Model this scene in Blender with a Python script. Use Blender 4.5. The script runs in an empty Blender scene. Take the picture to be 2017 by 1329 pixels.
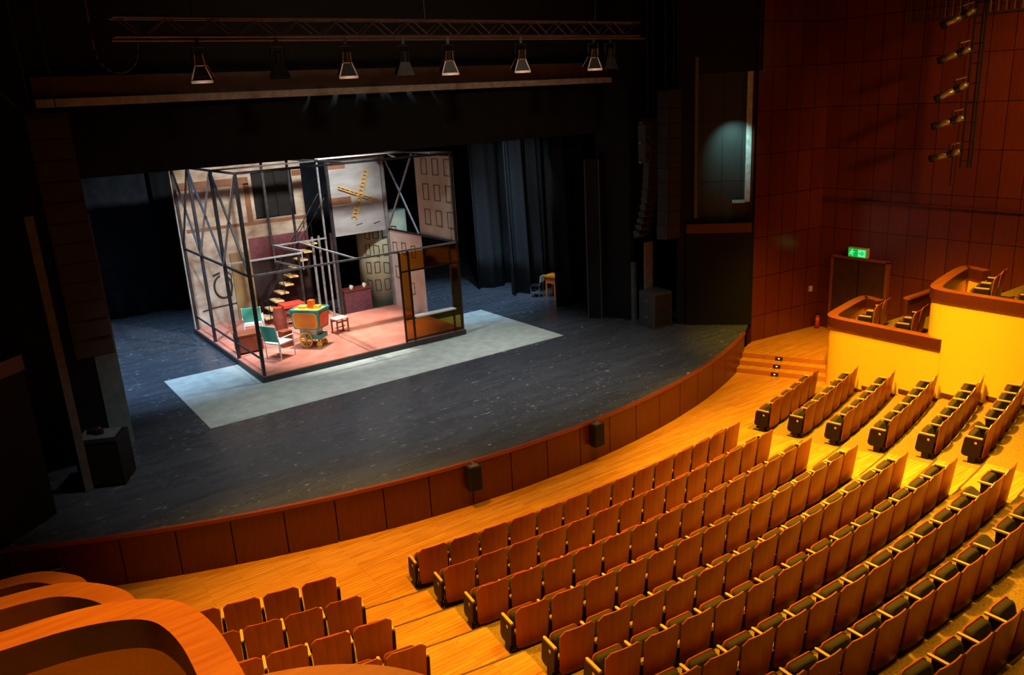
import bpy, math, random
from mathutils import Vector, Matrix
random.seed(7)
C = bpy.context.scene
col = C.collection
PI = math.pi
R = math.radians

# ------------------------------------------------------------------ camera
def make_camera():
    f, pitch, roll, yaw, H = 1579.46, R(16.342), R(3.26), R(34.706), 8.5
    fw = Vector((math.sin(yaw)*math.cos(pitch), math.cos(yaw)*math.cos(pitch), -math.sin(pitch)))
    rt = Vector((math.cos(yaw), -math.sin(yaw), 0)); dn = fw.cross(rt)
    Rv = math.cos(roll)*rt + math.sin(roll)*dn
    Dv = -math.sin(roll)*rt + math.cos(roll)*dn
    cd = bpy.data.cameras.new('camera'); cd.sensor_width = 36; cd.sensor_fit = 'HORIZONTAL'
    cd.lens = f/2017*36; cd.clip_end = 300; cd.clip_start = .05
    o = bpy.data.objects.new('camera', cd); col.objects.link(o)
    M = Matrix(((Rv.x, -Dv.x, -fw.x, 0), (Rv.y, -Dv.y, -fw.y, 0), (Rv.z, -Dv.z, -fw.z, H), (0, 0, 0, 1)))
    o.matrix_world = M; C.camera = o
    def proj(P):
        v = Vector(P)-Vector((0, 0, H)); d = v.dot(fw)
        if d < .1: return None
        return 1008.5+f*v.dot(Rv)/d, 664.5+f*v.dot(Dv)/d
    return proj
proj = make_camera()

# ------------------------------------------------------------------ world, lights, exposure
C.view_settings.view_transform = 'Standard'; C.view_settings.look = 'None'
C.view_settings.exposure = 0.0; C.view_settings.gamma = 1.0; C.view_settings.use_curve_mapping = False
w = bpy.data.worlds.new('dark_hall'); C.world = w; w.use_nodes = True
w.node_tree.nodes['Background'].inputs[0].default_value = (.5, .6, .8, 1)
w.node_tree.nodes['Background'].inputs[1].default_value = .0008

def aim(o, tgt):
    o.rotation_euler = (Vector(tgt)-o.location).to_track_quat('-Z', 'Y').to_euler()
def spot(name, loc, tgt, power, colr, size, blend=.5, rad=.15):
    l = bpy.data.lights.new(name, 'SPOT'); l.energy = power; l.color = colr
    l.spot_size = R(size); l.spot_blend = blend; l.shadow_soft_size = rad
    o = bpy.data.objects.new(name, l); col.objects.link(o); o.location = loc; aim(o, tgt); return o
def area(name, loc, tgt, power, colr, sx, sy, spread=180):
    l = bpy.data.lights.new(name, 'AREA'); l.energy = power; l.color = colr
    l.shape = 'RECTANGLE'; l.size = sx; l.size_y = sy; l.spread = R(spread)
    o = bpy.data.objects.new(name, l); col.objects.link(o); o.location = loc; aim(o, tgt); return o
WARM = (1, .56, .13)
spot('house_light_right_aisle', (15.4, 9.8, 14), (15.6, 9.2, 0), 32000, (1, .60, .07), 50, 1, .4)
spot('house_light_centre', (11, 8.2, 14), (11, 7.2, 0), 19000, (1, .55, .07), 55, 1, .5)
area('house_fill_soft', (12.5, 5.5, 13.5), (12.5, 6.5, 0), 800, (1, .55, .09), 9, 5, 100)  # added soft fill over the seats, not a fitting of the hall
spot('house_light_left', (5.0, 12.6, 13.5), (4.6, 10.6, 0), 12500, (1, .52, .07), 52, 1, .5)
spot('house_light_boxes', (14.0, 9.0, 13), (20.5, 10.4, 1.6), 16500, (1, .57, .06), 40, 1, .3)
spot('house_light_steps', (16.5, 11, 13), (20.5, 14.4, .5), 9000, (1, .56, .07), 34, 1, .3)
spot('house_light_wall', (19, 3, 11), (24, 8.8, 7.4), 3000, (1, .5, .12), 60, 1, .4)
spot('header_fill', (9, 3, 12), (11, 20, 9.3), 1300, (1, .75, .5), 50, 1, .4)  # added weak lamp that lifts the header and proscenium
spot('balcony_lamp', (2.6, 6.2, 12.5), (.6, 6.6, 4), 8000, (1, .56, .07), 74, 1, .3)
spot('stage_light_set_front', (10.2, 21.3, 9.6), (9.6, 28, 4.6), 4200, (1, .95, .9), 74, .9, .25)
spot('stage_light_set_top', (9.6, 24.2, 13.5), (9.9, 25, 1.2), 11000, (1, .97, .92), 36, .7, .15)
spot('stage_light_hot_spot', (11.6, 22.2, 12.5), (11.0, 24.6, 1.2), 3000, (1, .85, .55), 16, 1, .15)
spot('props_fill', (16.6, 21.6, 9.4), (18.7, 24.7, 1.5), 700, (1, .92, .8), 16, .8, .1)  # added spot to brighten the small chair and orange table
spot('set_front_fill', (5.5, 21.4, 9.4), (9, 25, 1.6), 1500, (1, .97, .92), 46, .9, .15)  # added front fill for the cart and set front
spot('stage_light_cloth', (10.2, 21.6, 13), (10.1, 21.2, 1), 1500, (.84, .97, 1), 66, .7, .2)
spot('stage_light_cloth_end', (15, 21.8, 12), (14.8, 21.6, 1), 700, (.84, .97, 1), 36, .8, .2)
spot('stage_light_back_left', (4.2, 24, 12.5), (4.2, 27.5, 1), 10000, (.42, .66, 1), 60, .9, .2)
spot('stage_light_back_right', (16.2, 24, 12.5), (16.0, 26.5, 1), 6500, (.45, .70, 1), 44, .9, .2)
spot('stage_light_curtains', (14.2, 21.4, 9.4), (19, 27, 3.5), 450, (.8, .92, 1), 50, .8, .2)
spot('wing_light', (19.75, 16.3, 7.6), (20.68, 17.0, 6.7), 120, (.5, 1, .92), 75, 1, .05)

# ------------------------------------------------------------------ materials
def nodes(name):
    m = bpy.data.materials.new(name); m.use_nodes = True
    return m, m.node_tree.nodes, m.node_tree.links, m.node_tree.nodes['Principled BSDF']
def mat(name, c, rough=.6, metal=0, var=.25, scale=6, stretch=(1, 1, 1), spec=.5, c2=None, bump=0):
    m, N, L, b = nodes(name)
    b.inputs['Roughness'].default_value = rough; b.inputs['Metallic'].default_value = metal
    b.inputs['Specular IOR Level'].default_value = spec
    tc = N.new('ShaderNodeTexCoord'); mp = N.new('ShaderNodeMapping'); mp.inputs['Scale'].default_value = stretch
    nz = N.new('ShaderNodeTexNoise'); nz.inputs['Scale'].default_value = scale; nz.inputs['Detail'].default_value = 5
    rp = N.new('ShaderNodeValToRGB')
    rp.color_ramp.elements[0].position = .3; rp.color_ramp.elements[1].position = .7
    lo = c2 if c2 else tuple(x*(1-var) for x in c)
    hi = c if c2 else tuple(min(1, x*(1+var)) for x in c)
    rp.color_ramp.elements[0].color = (*lo, 1); rp.color_ramp.elements[1].color = (*hi, 1)
    L.new(tc.outputs['Object'], mp.inputs[0]); L.new(mp.outputs[0], nz.inputs['Vector'])
    L.new(nz.outputs['Fac'], rp.inputs[0]); L.new(rp.outputs[0], b.inputs['Base Color'])
    if bump:
        bp = N.new('ShaderNodeBump'); bp.inputs['Strength'].default_value = bump
        L.new(nz.outputs['Fac'], bp.inputs['Height']); L.new(bp.outputs[0], b.inputs['Normal'])
    return m
def wood(name, c, c2, rough=.4, scale=3, axis=2, spec=.5):
    st = [9, 9, 9]; st[axis] = .7
    return mat(name, c, rough, 0, .2, scale, tuple(st), spec, c2)
def planks(name, c, c2, bw, rh, rough=.35, joint=(.05, .02, .005), spec=.5):
    m, N, L, b = nodes(name); b.inputs['Roughness'].default_value = rough; b.inputs['Specular IOR Level'].default_value = spec
    tc = N.new('ShaderNodeTexCoord'); br = N.new('ShaderNodeTexBrick')
    br.inputs['Scale'].default_value = 1; br.inputs['Brick Width'].default_value = bw; br.inputs['Row Height'].default_value = rh
    br.inputs['Mortar Size'].default_value = .003; br.inputs['Color1'].default_value = (*c, 1); br.inputs['Color2'].default_value = (*c2, 1)
    br.inputs['Mortar'].default_value = (*joint, 1); br.inputs['Bias'].default_value = -.1
    L.new(tc.outputs['Object'], br.inputs['Vector'])
    mp = N.new('ShaderNodeMapping'); mp.inputs['Scale'].default_value = (.8, 12, 1)
    nz = N.new('ShaderNodeTexNoise'); nz.inputs['Scale'].default_value = 2.2; nz.inputs['Detail'].default_value = 6
    L.new(tc.outputs['Object'], mp.inputs[0]); L.new(mp.outputs[0], nz.inputs['Vector'])
    mx = N.new('ShaderNodeMixRGB'); mx.blend_type = 'MULTIPLY'; mx.inputs[0].default_value = .55
    rp = N.new('ShaderNodeValToRGB'); rp.color_ramp.elements[0].position = .35; rp.color_ramp.elements[0].color = (.45, .4, .35, 1); rp.color_ramp.elements[1].position = .65
    L.new(nz.outputs['Fac'], rp.inputs[0]); L.new(br.outputs['Color'], mx.inputs[1]); L.new(rp.outputs[0], mx.inputs[2])
    L.new(mx.outputs[0], b.inputs['Base Color']); return m
def panels(name, c, c2, bw, rh, rough=.35, seam=(.004, .002, .001), spec=.4, vec=('X', 'Z')):
    # wall cladding: seams follow the wall's own length and height
    m, N, L, b = nodes(name); b.inputs['Roughness'].default_value = rough; b.inputs['Specular IOR Level'].default_value = spec
    tc = N.new('ShaderNodeTexCoord'); sp = N.new('ShaderNodeSeparateXYZ'); cb = N.new('ShaderNodeCombineXYZ')
    L.new(tc.outputs['Object'], sp.inputs[0]); L.new(sp.outputs[vec[0]], cb.inputs[0]); L.new(sp.outputs[vec[1]], cb.inputs[1])
    br = N.new('ShaderNodeTexBrick'); br.offset = 0; br.inputs['Scale'].default_value = 1
    br.inputs['Brick Width'].default_value = bw; br.inputs['Row Height'].default_value = rh
    br.inputs['Mortar Size'].default_value = .009; br.inputs['Mortar Smooth'].default_value = .1
    br.inputs['Color1'].default_value = (*c, 1); br.inputs['Color2'].default_value = (*c2, 1); br.inputs['Mortar'].default_value = (*seam, 1)
    L.new(cb.outputs[0], br.inputs['Vector'])
    mp = N.new('ShaderNodeMapping'); mp.inputs['Scale'].default_value = (14, 14, .8)
    nz = N.new('ShaderNodeTexNoise'); nz.inputs['Scale'].default_value = 2; nz.inputs['Detail'].default_value = 5
    L.new(tc.outputs['Object'], mp.inputs[0]); L.new(mp.outputs[0], nz.inputs['Vector'])
    rp = N.new('ShaderNodeValToRGB'); rp.color_ramp.elements[0].position = .3; rp.color_ramp.elements[0].color = (.6, .55, .5, 1); rp.color_ramp.elements[1].position = .7
    mx = N.new('ShaderNodeMixRGB'); mx.blend_type = 'MULTIPLY'; mx.inputs[0].default_value = .6
    L.new(nz.outputs['Fac'], rp.inputs[0]); L.new(br.outputs['Color'], mx.inputs[1]); L.new(rp.outputs[0], mx.inputs[2])
    L.new(mx.outputs[0], b.inputs['Base Color']); return m
def glow(name, c, s):
    m, N, L, b = nodes(name); b.inputs['Base Color'].default_value = (*c, 1)
    b.inputs['Emission Color'].default_value = (*c, 1); b.inputs['Emission Strength'].default_value = s; return m
def tint(name, c, rough=.05):
    m, N, L, b = nodes(name)
    tr = N.new('ShaderNodeBsdfTransparent'); tr.inputs[0].default_value = (*c, 1)
    gl = N.new('ShaderNodeBsdfGlossy'); gl.inputs['Roughness'].default_value = rough; gl.inputs[0].default_value = (.5, .4, .25, 1)
    mx = N.new('ShaderNodeMixShader'); mx.inputs[0].default_value = .03
    L.new(tr.outputs[0], mx.inputs[1]); L.new(gl.outputs[0], mx.inputs[2]); L.new(mx.outputs[0], N['Material Output'].inputs[0]); return m
def stagefloor():
    m, N, L, b = nodes('black_stage_boards'); b.inputs['Specular IOR Level'].default_value = .5
    tc = N.new('ShaderNodeTexCoord')
    def noise(st, sc, p0, p1, detail=6, seed=0):
        mp = N.new('ShaderNodeMapping'); mp.inputs['Scale'].default_value = st; mp.inputs['Location'].default_value = (seed, seed, 0)
        nz = N.new('ShaderNodeTexNoise'); nz.inputs['Scale'].default_value = sc; nz.inputs['Detail'].default_value = detail
        rp = N.new('ShaderNodeValToRGB'); rp.color_ramp.elements[0].position = p0; rp.color_ramp.elements[1].position = p1
        L.new(tc.outputs['Object'], mp.inputs[0]); L.new(mp.outputs[0], nz.inputs['Vector']); L.new(nz.outputs['Fac'], rp.inputs[0]); return rp.outputs[0]
    s1 = noise((.45, 2.4, 1), 1.6, .36, .8, 10); s2 = noise((1, 2, 1), 6, .655, .72, 3, 3); s3 = noise((.5, 16, 1), 1.5, .62, .8, 4, 9)
    a = N.new('ShaderNodeMixRGB'); a.inputs[1].default_value = (.050, .055, .064, 1); a.inputs[2].default_value = (.066, .074, .090, 1); L.new(s1, a.inputs[0])
    d = N.new('ShaderNodeMixRGB'); d.inputs[2].default_value = (.3, .32, .35, 1); L.new(s2, d.inputs[0]); L.new(a.outputs[0], d.inputs[1])
    e = N.new('ShaderNodeMixRGB'); e.inputs[2].default_value = (.10, .12, .15, 1); L.new(s3, e.inputs[0]); L.new(d.outputs[0], e.inputs[1])
    br = N.new('ShaderNodeTexBrick'); br.inputs['Scale'].default_value = 1; br.inputs['Brick Width'].default_value = 2.5; br.inputs['Row Height'].default_value = 1.25
    br.inputs['Mortar Size'].default_value = .006; L.new(tc.outputs['Object'], br.inputs['Vector'])
    mk = N.new('ShaderNodeMath'); mk.operation = 'MULTIPLY'; L.new(br.outputs['Fac'], mk.inputs[0]); L.new(noise((1, 1, 1), 1.3, .45, .65, 3, 5), mk.inputs[1])
    h = N.new('ShaderNodeMixRGB'); h.inputs[2].default_value = (.13, .145, .165, 1); L.new(mk.outputs[0], h.inputs[0]); L.new(e.outputs[0], h.inputs[1])
    s4 = noise((1, 1.6, 1), 22, .66, .71, 2, 7)
    k = N.new('ShaderNodeMixRGB'); k.inputs[2].default_value = (.26, .28, .30, 1); L.new(s4, k.inputs[0]); L.new(h.outputs[0], k.inputs[1])
    L.new(k.outputs[0], b.inputs['Base Color'])
    r = N.new('ShaderNodeMapRange'); r.inputs[3].default_value = .22; r.inputs[4].default_value = .42; L.new(s1, r.inputs[0]); L.new(r.outputs[0], b.inputs['Roughness'])
    return m
M = {}
M['floor'] = planks('oak_floor', (.66, .28, .025), (.54, .20, .014), 1.3, .085, .32, (.2, .07, .01))
M['carpet'] = mat('olive_carpet', (.22, .125, .014), .95, 0, .35, 40, bump=.3, spec=.1)
M['nosing'] = mat('dark_nosing', (.09, .03, .008), .5)
M['stage'] = stagefloor()
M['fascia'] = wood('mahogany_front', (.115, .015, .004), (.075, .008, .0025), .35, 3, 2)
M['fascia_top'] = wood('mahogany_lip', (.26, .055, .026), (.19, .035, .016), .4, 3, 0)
M['black'] = mat('black_paint', (.006, .006, .007), .7, spec=.25)
M['blackcloth'] = mat('black_velour', (.012, .014, .017), .9, spec=.1, scale=20)
M['backcloth'] = mat('dark_blue_cloth', (.02, .026, .036), .9, spec=.1, scale=3)
M['legcloth'] = mat('grey_black_serge', (.03, .033, .036), .75, spec=.3, scale=14)
M['cloth'] = mat('grey_floor_cloth', (.42, .45, .41), .8, 0, .14, 3, spec=.2)
M['wallA'] = panels('mahogany_wall_cladding', (.17, .032, .008), (.135, .023, .006), .62, 1.3, .25)
M['wingdark'] = panels('dark_wing_cladding', (.035, .045, .045), (.03, .04, .04), .6, 1.9, .5)
M['parapet'] = mat('dark_parapet', (.006, .0055, .005), .7, scale=14, spec=.2)
M['rail'] = wood('mahogany_rail_lit', (.32, .085, .013), (.24, .055, .009), .35, 2, 0)  # paler copy for rail tops, the light on them put into colour
M['railface'] = wood('mahogany_rail_shaded', (.10, .017, .005), (.075, .012, .004), .4, 2, 0)  # darker copy for rail sides, their shade put into colour
M['ochre'] = mat('ochre_plaster', (.88, .47, .025), .75, 0, .05, 30, spec=.15)
M['beam'] = mat('grey_beam_lip', (.34, .33, .31), .7)
M['brownbeam'] = mat('brown_header', (.06, .03, .018), .6, scale=2)
M['steel'] = mat('weathered_steel', (.035, .037, .04), .45, .5, .4, 8)
M['paletube'] = mat('pale_tube', (.24, .245, .25), .45, .2)
M['chrome'] = mat('bright_metal', (.6, .55, .5), .25, .9)
M['copper'] = mat('coppery_metal', (.75, .42, .28), .25, .9)
M['litlip'] = mat('lit_lip_paint', (.7, .6, .55), .5, .2)  # pale paint holding the light on the barn door edges
M['darkmetal'] = mat('dark_metal', (.02, .02, .02), .45, .5)
M['truss'] = mat('truss_alloy', (.11, .07, .065), .5, .6)
M['shell'] = wood('orange_plywood', (.40, .085, .011), (.29, .055, .007), .38, 2.2, 2)
M['armwood'] = wood('pale_arm_wood', (.66, .34, .07), (.58, .27, .05), .4, 3, 1)
M['upholstery'] = mat('dark_olive_fabric', (.04, .028, .008), .9, spec=.15, scale=60)
M['endpanel'] = mat('dark_end_panel', (.014, .007, .003), .6, scale=20, spec=.25)
M['plate'] = mat('cream_number_plate', (.75, .6, .45), .5)
M['pink'] = mat('worn_pink_floor', (.62, .25, .18), .45, 0, .25, 2.2, c2=(.46, .14, .09))
M['deckedge'] = mat('deck_edge_black', (.03, .034, .034), .6)
M['beige'] = mat('stained_beige_wall', (.56, .48, .38), .8, 0, .2, 1.3, (1, 1, 1.6), .2, c2=(.22, .14, .085))
M['slate'] = mat('blue_grey_wall', (.40, .42, .43), .8, 0, .2, 1.2, (.6, 1, 1.6), .2, c2=(.22, .215, .21))
M['facade'] = mat('pale_facade_wall', (.50, .49, .42), .8, 0, .2, 1.5, c2=(.38, .31, .22))
M['whitewall'] = mat('white_facade_wall', (.68, .66, .60), .8, 0, .1, 2)
M['greencol'] = mat('green_grey_column', (.34, .34, .22), .8, 0, .2, 2)
M['maroon'] = mat('maroon_panel', (.16, .045, .055), .7)
M['darkred'] = mat('dark_red_paint', (.16, .03, .015), .6)
M['stain'] = mat('brown_stain', (.20, .09, .045), .9, scale=2)
M['ink'] = mat('black_ink', (.02, .018, .015), .7)
M['gold'] = mat('yellow_ladder_wood', (.60, .36, .08), .5)
M['treadwood'] = mat('pale_tread_wood', (.80, .55, .25), .5)
M['teal'] = mat('teal_canvas', (.05, .46, .34), .6, var=.1)
M['tealpaint'] = mat('teal_paint', (.05, .30, .27), .5)
M['orange'] = mat('orange_paint', (.85, .13, .01), .5, c2=(.85, .32, .01), scale=1.5)
M['orangered'] = mat('orange_red_paint', (.85, .12, .01), .5, var=.08)
M['yellow'] = mat('yellow_paint', (.80, .52, .05), .5, var=.1)
M['white'] = mat('white_paint', (.75, .74, .68), .5, var=.06)
M['red'] = mat('red_paint', (.55, .04, .02), .45, var=.1)
M['brownwood'] = wood('red_brown_wood', (.28, .07, .025), (.2, .05, .02), .5, 3, 0)
M['amber'] = tint('amber_glass', (.60, .42, .14))
M['speaker'] = mat('black_speaker_cabinet', (.012, .011, .010), .6, scale=30)
M['speakergrey'] = mat('grey_speaker_face', (.05, .055, .055), .6, scale=30)
M['redspeaker'] = mat('brown_black_cabinet', (.014, .008, .007), .6)
M['greyboard'] = mat('pinkish_grey_board', (.22, .18, .17), .7)
M['tealflat'] = mat('dark_green_flat', (.12, .17, .16), .7)
M['greystrip'] = mat('grey_strip', (.10, .105, .105), .7)
M['bulb'] = glow('lamp_glow', (1, .45, .2), .8)
M['signgreen'] = glow('exit_green', (.0, .55, .06), .7)
M['signpale'] = glow('exit_pale_green', (.12, 1, .42), .8)
M['signcase'] = mat('cream_sign_case', (.8, .6, .4), .5)
M['spotbody'] = mat('brass_grey_lamp_body', (.42, .33, .16), .35, .6)
M['lens'] = mat('pale_lens', (.7, .7, .8), .1, .3)
M['cable'] = mat('dark_cable', (.03, .02, .015), .6)
M['jamb'] = mat('lit_jamb', (.55, .6, .57), .7)  # painted pale so the light on the jamb sits in its colour
M['steplamp'] = mat('black_step_lamp', (.01, .008, .006), .4)
M['steppin'] = glow('step_lamp_bulb', (1, .7, .3), 1.5)

# ------------------------------------------------------------------ mesh builder and object helpers
class MB:
    def __init__(s): s.v = []; s.f = []; s.mi = []
    def add(s, vs, fs, mi=0):
        b = len(s.v); s.v += [tuple(p) for p in vs]
        for f in fs: s.f.append(tuple(b+i for i in f)); s.mi.append(mi)
        return s
    def box(s, x0, x1, y0, y1, z0, z1, mi=0, mtx=None):
        vs = [Vector((x, y, z)) for z in (z0, z1) for y in (y0, y1) for x in (x0, x1)]
        if mtx: vs = [mtx @ p for p in vs]
        return s.add(vs, [(0, 2, 3, 1), (4, 5, 7, 6), (0, 1, 5, 4), (2, 6, 7, 3), (0, 4, 6, 2), (1, 3, 7, 5)], mi)
    def beam(s, a, b, wx, wz=None, mi=0):       # square bar from a to b
        a = Vector(a); b = Vector(b); wz = wz or wx; d = (b-a).normalized()
        u = d.cross(Vector((0, 0, 1)));
        if u.length < .01: u = Vector((1, 0, 0))
        u.normalize(); n = u.cross(d)
        vs = [p+u*i*wx/2+n*j*wz/2 for p in (a, b) for i, j in ((-1, -1), (1, -1), (1, 1), (-1, 1))]
        return s.add(vs, [(3, 2, 1, 0), (4, 5, 6, 7), (0, 1, 5, 4), (1, 2, 6, 5), (2, 3, 7, 6), (3, 0, 4, 7)], mi)
    def cyl(s, a, b, r, r2=None, n=12, mi=0, cap=True):
        a = Vector(a); b = Vector(b); r2 = r if r2 is None else r2; d = (b-a).normalized()
        u = d.orthogonal().normalized(); t = d.cross(u)
        vs = [a+(u*math.cos(k*2*PI/n)+t*math.sin(k*2*PI/n))*r for k in range(n)]+[b+(u*math.cos(k*2*PI/n)+t*math.sin(k*2*PI/n))*r2 for k in range(n)]
        fs = [(k, (k+1) % n, n+(k+1) % n, n+k) for k in range(n)]
        if cap: fs += [tuple(range(n-1, -1, -1)), tuple(range(n, 2*n))]
        return s.add(vs, fs, mi)
    def tube(s, pts, r, n=8, mi=0):
        for a, b in zip(pts[:-1], pts[1:]): s.cyl(a, b, r, n=n, mi=mi)
        return s
    def prism(s, poly, z0, z1, mi=0, mi_side=None):     # polygon in plan, extruded up
        n = len(poly); vs = [(x, y, z0) for x, y in poly]+[(x, y, z1) for x, y in poly]
        s.add(vs, [tuple(range(n, 2*n)), tuple(range(n-1, -1, -1))], mi)
        return s.add(vs, [(k, (k+1) % n, n+(k+1) % n, n+k) for k in range(n)], mi if mi_side is None else mi_side)
    def slab(s, poly, mtx, t, mi=0):                    # polygon in local xy, thickness t along z, placed by mtx
        n = len(poly); vs = [mtx @ Vector((x, y, 0)) for x, y in poly]+[mtx @ Vector((x, y, t)) for x, y in poly]
        return s.add(vs, [tuple(range(n, 2*n)), tuple(range(n-1, -1, -1))]+[(k, (k+1) % n, n+(k+1) % n, n+k) for k in range(n)], mi)
    def ring(s, c, r0, r1, a0, a1, z0, z1, n=24, mi=0, mi_side=None):   # ring sector; angle 0 looks to -y
        A = [a0+(a1-a0)*k/n for k in range(n+1)]
        P = lambda r, a, z: (c[0]+r*math.sin(a), c[1]-r*math.cos(a), z)
        ms = mi if mi_side is None else mi_side
        for a, b in zip(A[:-1], A[1:]):
            vs = [P(r0, a, z1), P(r1, a, z1), P(r1, b, z1), P(r0, b, z1), P(r0, a, z0), P(r1, a, z0), P(r1, b, z0), P(r0, b, z0)]
            s.add(vs, [(0, 1, 2, 3), (7, 6, 5, 4)], mi); s.add(vs, [(1, 5, 6, 2), (3, 7, 4, 0)], ms)
        for a, fl in ((a0, 0), (a1, 1)):
            vs = [P(r0, a, z0), P(r1, a, z0), P(r1, a, z1), P(r0, a, z1)]
            s.add(vs, [(0, 1, 2, 3) if fl else (3, 2, 1, 0)], ms)
        return s
    def grid(s, rows, mi=0, close=False):
        n = len(rows[0]); vs = [p for r in rows for p in r]; fs = []
        for i in range(len(rows)-1):
            for j in range(n-1 if not close else n):
                k = (j+1) % n; fs.append((i*n+j, i*n+k, (i+1)*n+k, (i+1)*n+j))
        return s.add(vs, fs, mi)
    def build(s, name, mats, parent=None, smooth=False, loc=None):
        if not isinstance(mats, (list, tuple)): mats = [mats]
        me = bpy.data.meshes.new(name)
        off = Vector((0, 0, 0))
        if loc is not None: off = Vector(loc)
        elif parent is not None and parent.get('_world') is not None: off = WORLDOFF[parent.name]
        me.from_pydata([tuple(Vector(p)-off) for p in s.v], [], s.f)
        for m in mats: me.materials.append(m)
        for p, i in zip(me.polygons, s.mi): p.material_index = i; p.use_smooth = smooth
        me.update()
        o = bpy.data.objects.new(name, me); col.objects.link(o)
        if parent is not None: o.parent = parent
        elif loc is not None: o.location = loc
        return o
WORLDOFF = {}
def tag(o, label, cat, group=None):
    o['label'] = label; o['category'] = cat
    if group: o['group'] = group
    return o
def thing(name, label, cat, loc=(0, 0, 0), rz=0, group=None, world=False):
    # world=True: its parts are given in hall coordinates
    o = bpy.data.objects.new(name, None); o.empty_display_size = .2; col.objects.link(o)
    o.location = loc; o.rotation_euler = (0, 0, rz); tag(o, label, cat, group)
    WORLDOFF[o.name] = Vector(loc)
    if world: o['_world'] = 1
    return o
def struct(o): o['kind'] = 'structure'; return o
def dup(root, loc, rz, label, group=None):
    r = root.copy(); col.objects.link(r); r.location = loc; r.rotation_euler = (0, 0, rz); r['label'] = label
    if group: r['group'] = group
    for ch in list(root.children):
        c = ch.copy(); col.objects.link(c); c.parent = r
        for g in list(ch.children):
            d = g.copy(); col.objects.link(d); d.parent = c
    return r
def bevel(o, w=.01, seg=2):
    b = o.modifiers.new('bevel', 'BEVEL'); b.width = w; b.segments = seg; b.limit_method = 'ANGLE'; return o
ORD = ['first', 'second', 'third', 'fourth', 'fifth', 'sixth', 'seventh', 'eighth', 'ninth', 'tenth', 'eleventh', 'twelfth', 'thirteenth', 'fourteenth', 'fifteenth', 'sixteenth', 'seventeenth', 'eighteenth']

# ------------------------------------------------------------------ hall floor and seating tiers
SC = (10.13, 43.0)                                       # centre of the seat rows
ZF = [0, .1, .23, .42, .61, .82, 1.07, 1.31, 1.54, 1.78]
RO = [31.56, 32.49, 33.50, 34.58, 35.63, 36.56, 37.56, 38.50, 39.50, 40.5]
NO = .24                                                # nosing behind the row
def arc(ri, m): return m/RO[ri]
fl = MB(); fl.prism([(-1.5, 11.2), (24, 11.2), (24, 17), (-1.5, 17)], -.3, 0); struct(fl.build('floor', M['floor']))
tr = MB(); ns = MB()
LB_R, RB_L = -5.80, 5.93
for i in range(10):
    r0 = RO[i-1]+NO if i else RO[0]-.5; r1 = RO[i]+NO
    z0 = -.3; z1 = ZF[i]+ (.004 if i == 0 else 0); n = 10
    aL, aC0, aC1, aR = arc(i, LB_R), arc(i, -4.48), arc(i, 4.48), arc(i, RB_L)
    for a, b, mi in ((arc(i, -10.4), aL, 1), (aL, aC0, 0), (aC0, aC1, 1), (aC1, aR, 0), (aR, arc(i, 10.0 if i else 9.9), 1)):
        if i == 0 and mi == 0: continue
        tr.ring(SC, r0, r1, a, b, z0, z1, 10, mi, 0)
    if i:
        for a, b in ((aL, aC0), (aC1, aR)): ns.ring(SC, r0-.012, r0+.022, a, b, z1-.05, z1+.003, 8)
struct(tr.build('floor', [M['floor'], M['carpet']]))
struct(ns.build('trim_1', M['nosing']))

# ------------------------------------------------------------------ stage
ST = 1.05; GC = (10.4, 35.7); GR = 22.0
def gp(a, r=GR): return (GC[0]+r*math.sin(a), GC[1]-r*math.cos(a))
a0, a1 = math.asin(-11.6/GR), math.asin(9.62/GR)
sf = MB(); poly = [gp(a0+(a1-a0)*k/40) for k in range(41)]+[(20.8, 16.38), (20.95, 18), (24.5, 20), (24.5, 36), (-3, 36), (-3, 16.6)]
sf.prism(poly, ST-.12, ST); struct(sf.build('floor', M['stage']))
fa = MB(); npan = 22
for k in range(npan):
    b0 = a0+(a1-a0)*k/npan+.0002; b1 = a0+(a1-a0)*(k+1)/npan-.0002
    fa.ring(GC, GR-.02, GR+.03, b0+.0003, b1-.0003, 0, ST-.06, 3)
fa.ring(GC, GR-.06, GR-.02, a0, a1, 0, ST-.1, 40, 1)
struct(fa.build('wall_stage', [M['fascia'], M['black']]))
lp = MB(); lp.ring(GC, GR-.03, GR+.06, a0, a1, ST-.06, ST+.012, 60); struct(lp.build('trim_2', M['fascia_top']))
cl = MB(); cl.box(4.39, 15.8, 19.83, 24.76, ST, ST+.006)
tag(cl.build('floor_cloth', M['cloth'], loc=(10, 22, ST)), 'large pale grey rectangular cloth laid on the black stage floor', 'cloth')

# stage surround: backdrop, portal, header
bd = MB(); bd.grid([[(x*.25-3, 34.6+.10*math.sin(x*1.9)+.05*math.sin(x*.7), z) for x in range(0, 112)] for z in (ST+.02, 5, 10)])
o = bd.build('backdrop_curtain', M['backcloth'], smooth=True); o.modifiers.new('s', 'SOLIDIFY').thickness = .03
tag(o, 'huge dark blue backdrop curtain closing the rear of the stage', 'curtain')
def leg(name, label, x0, x1, y, z1, amp, freq, m, lean=0, seed=0):
    rnd = random.Random(seed); n = int((x1-x0)/.05); rows = []
    ph = [rnd.random()*6 for _ in range(3)]
    for kz in range(7):
        t = kz/6; z = ST+.02+(z1-ST)*t
        rows.append([(x0+(x1-x0)*j/n+lean*(1-t)*(1-j/n), y+amp*(1.15-.4*t)*(math.sin(j*.05*freq+ph[0])+.45*math.sin(j*.05*freq*2.3+ph[1]+t)), z) for j in range(n+1)])
    o = MB().grid(rows).build(name, m, smooth=True); o.modifiers.new('s', 'SOLIDIFY').thickness = .025
    return tag(o, label, 'curtain', 'stage side curtains')
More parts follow.
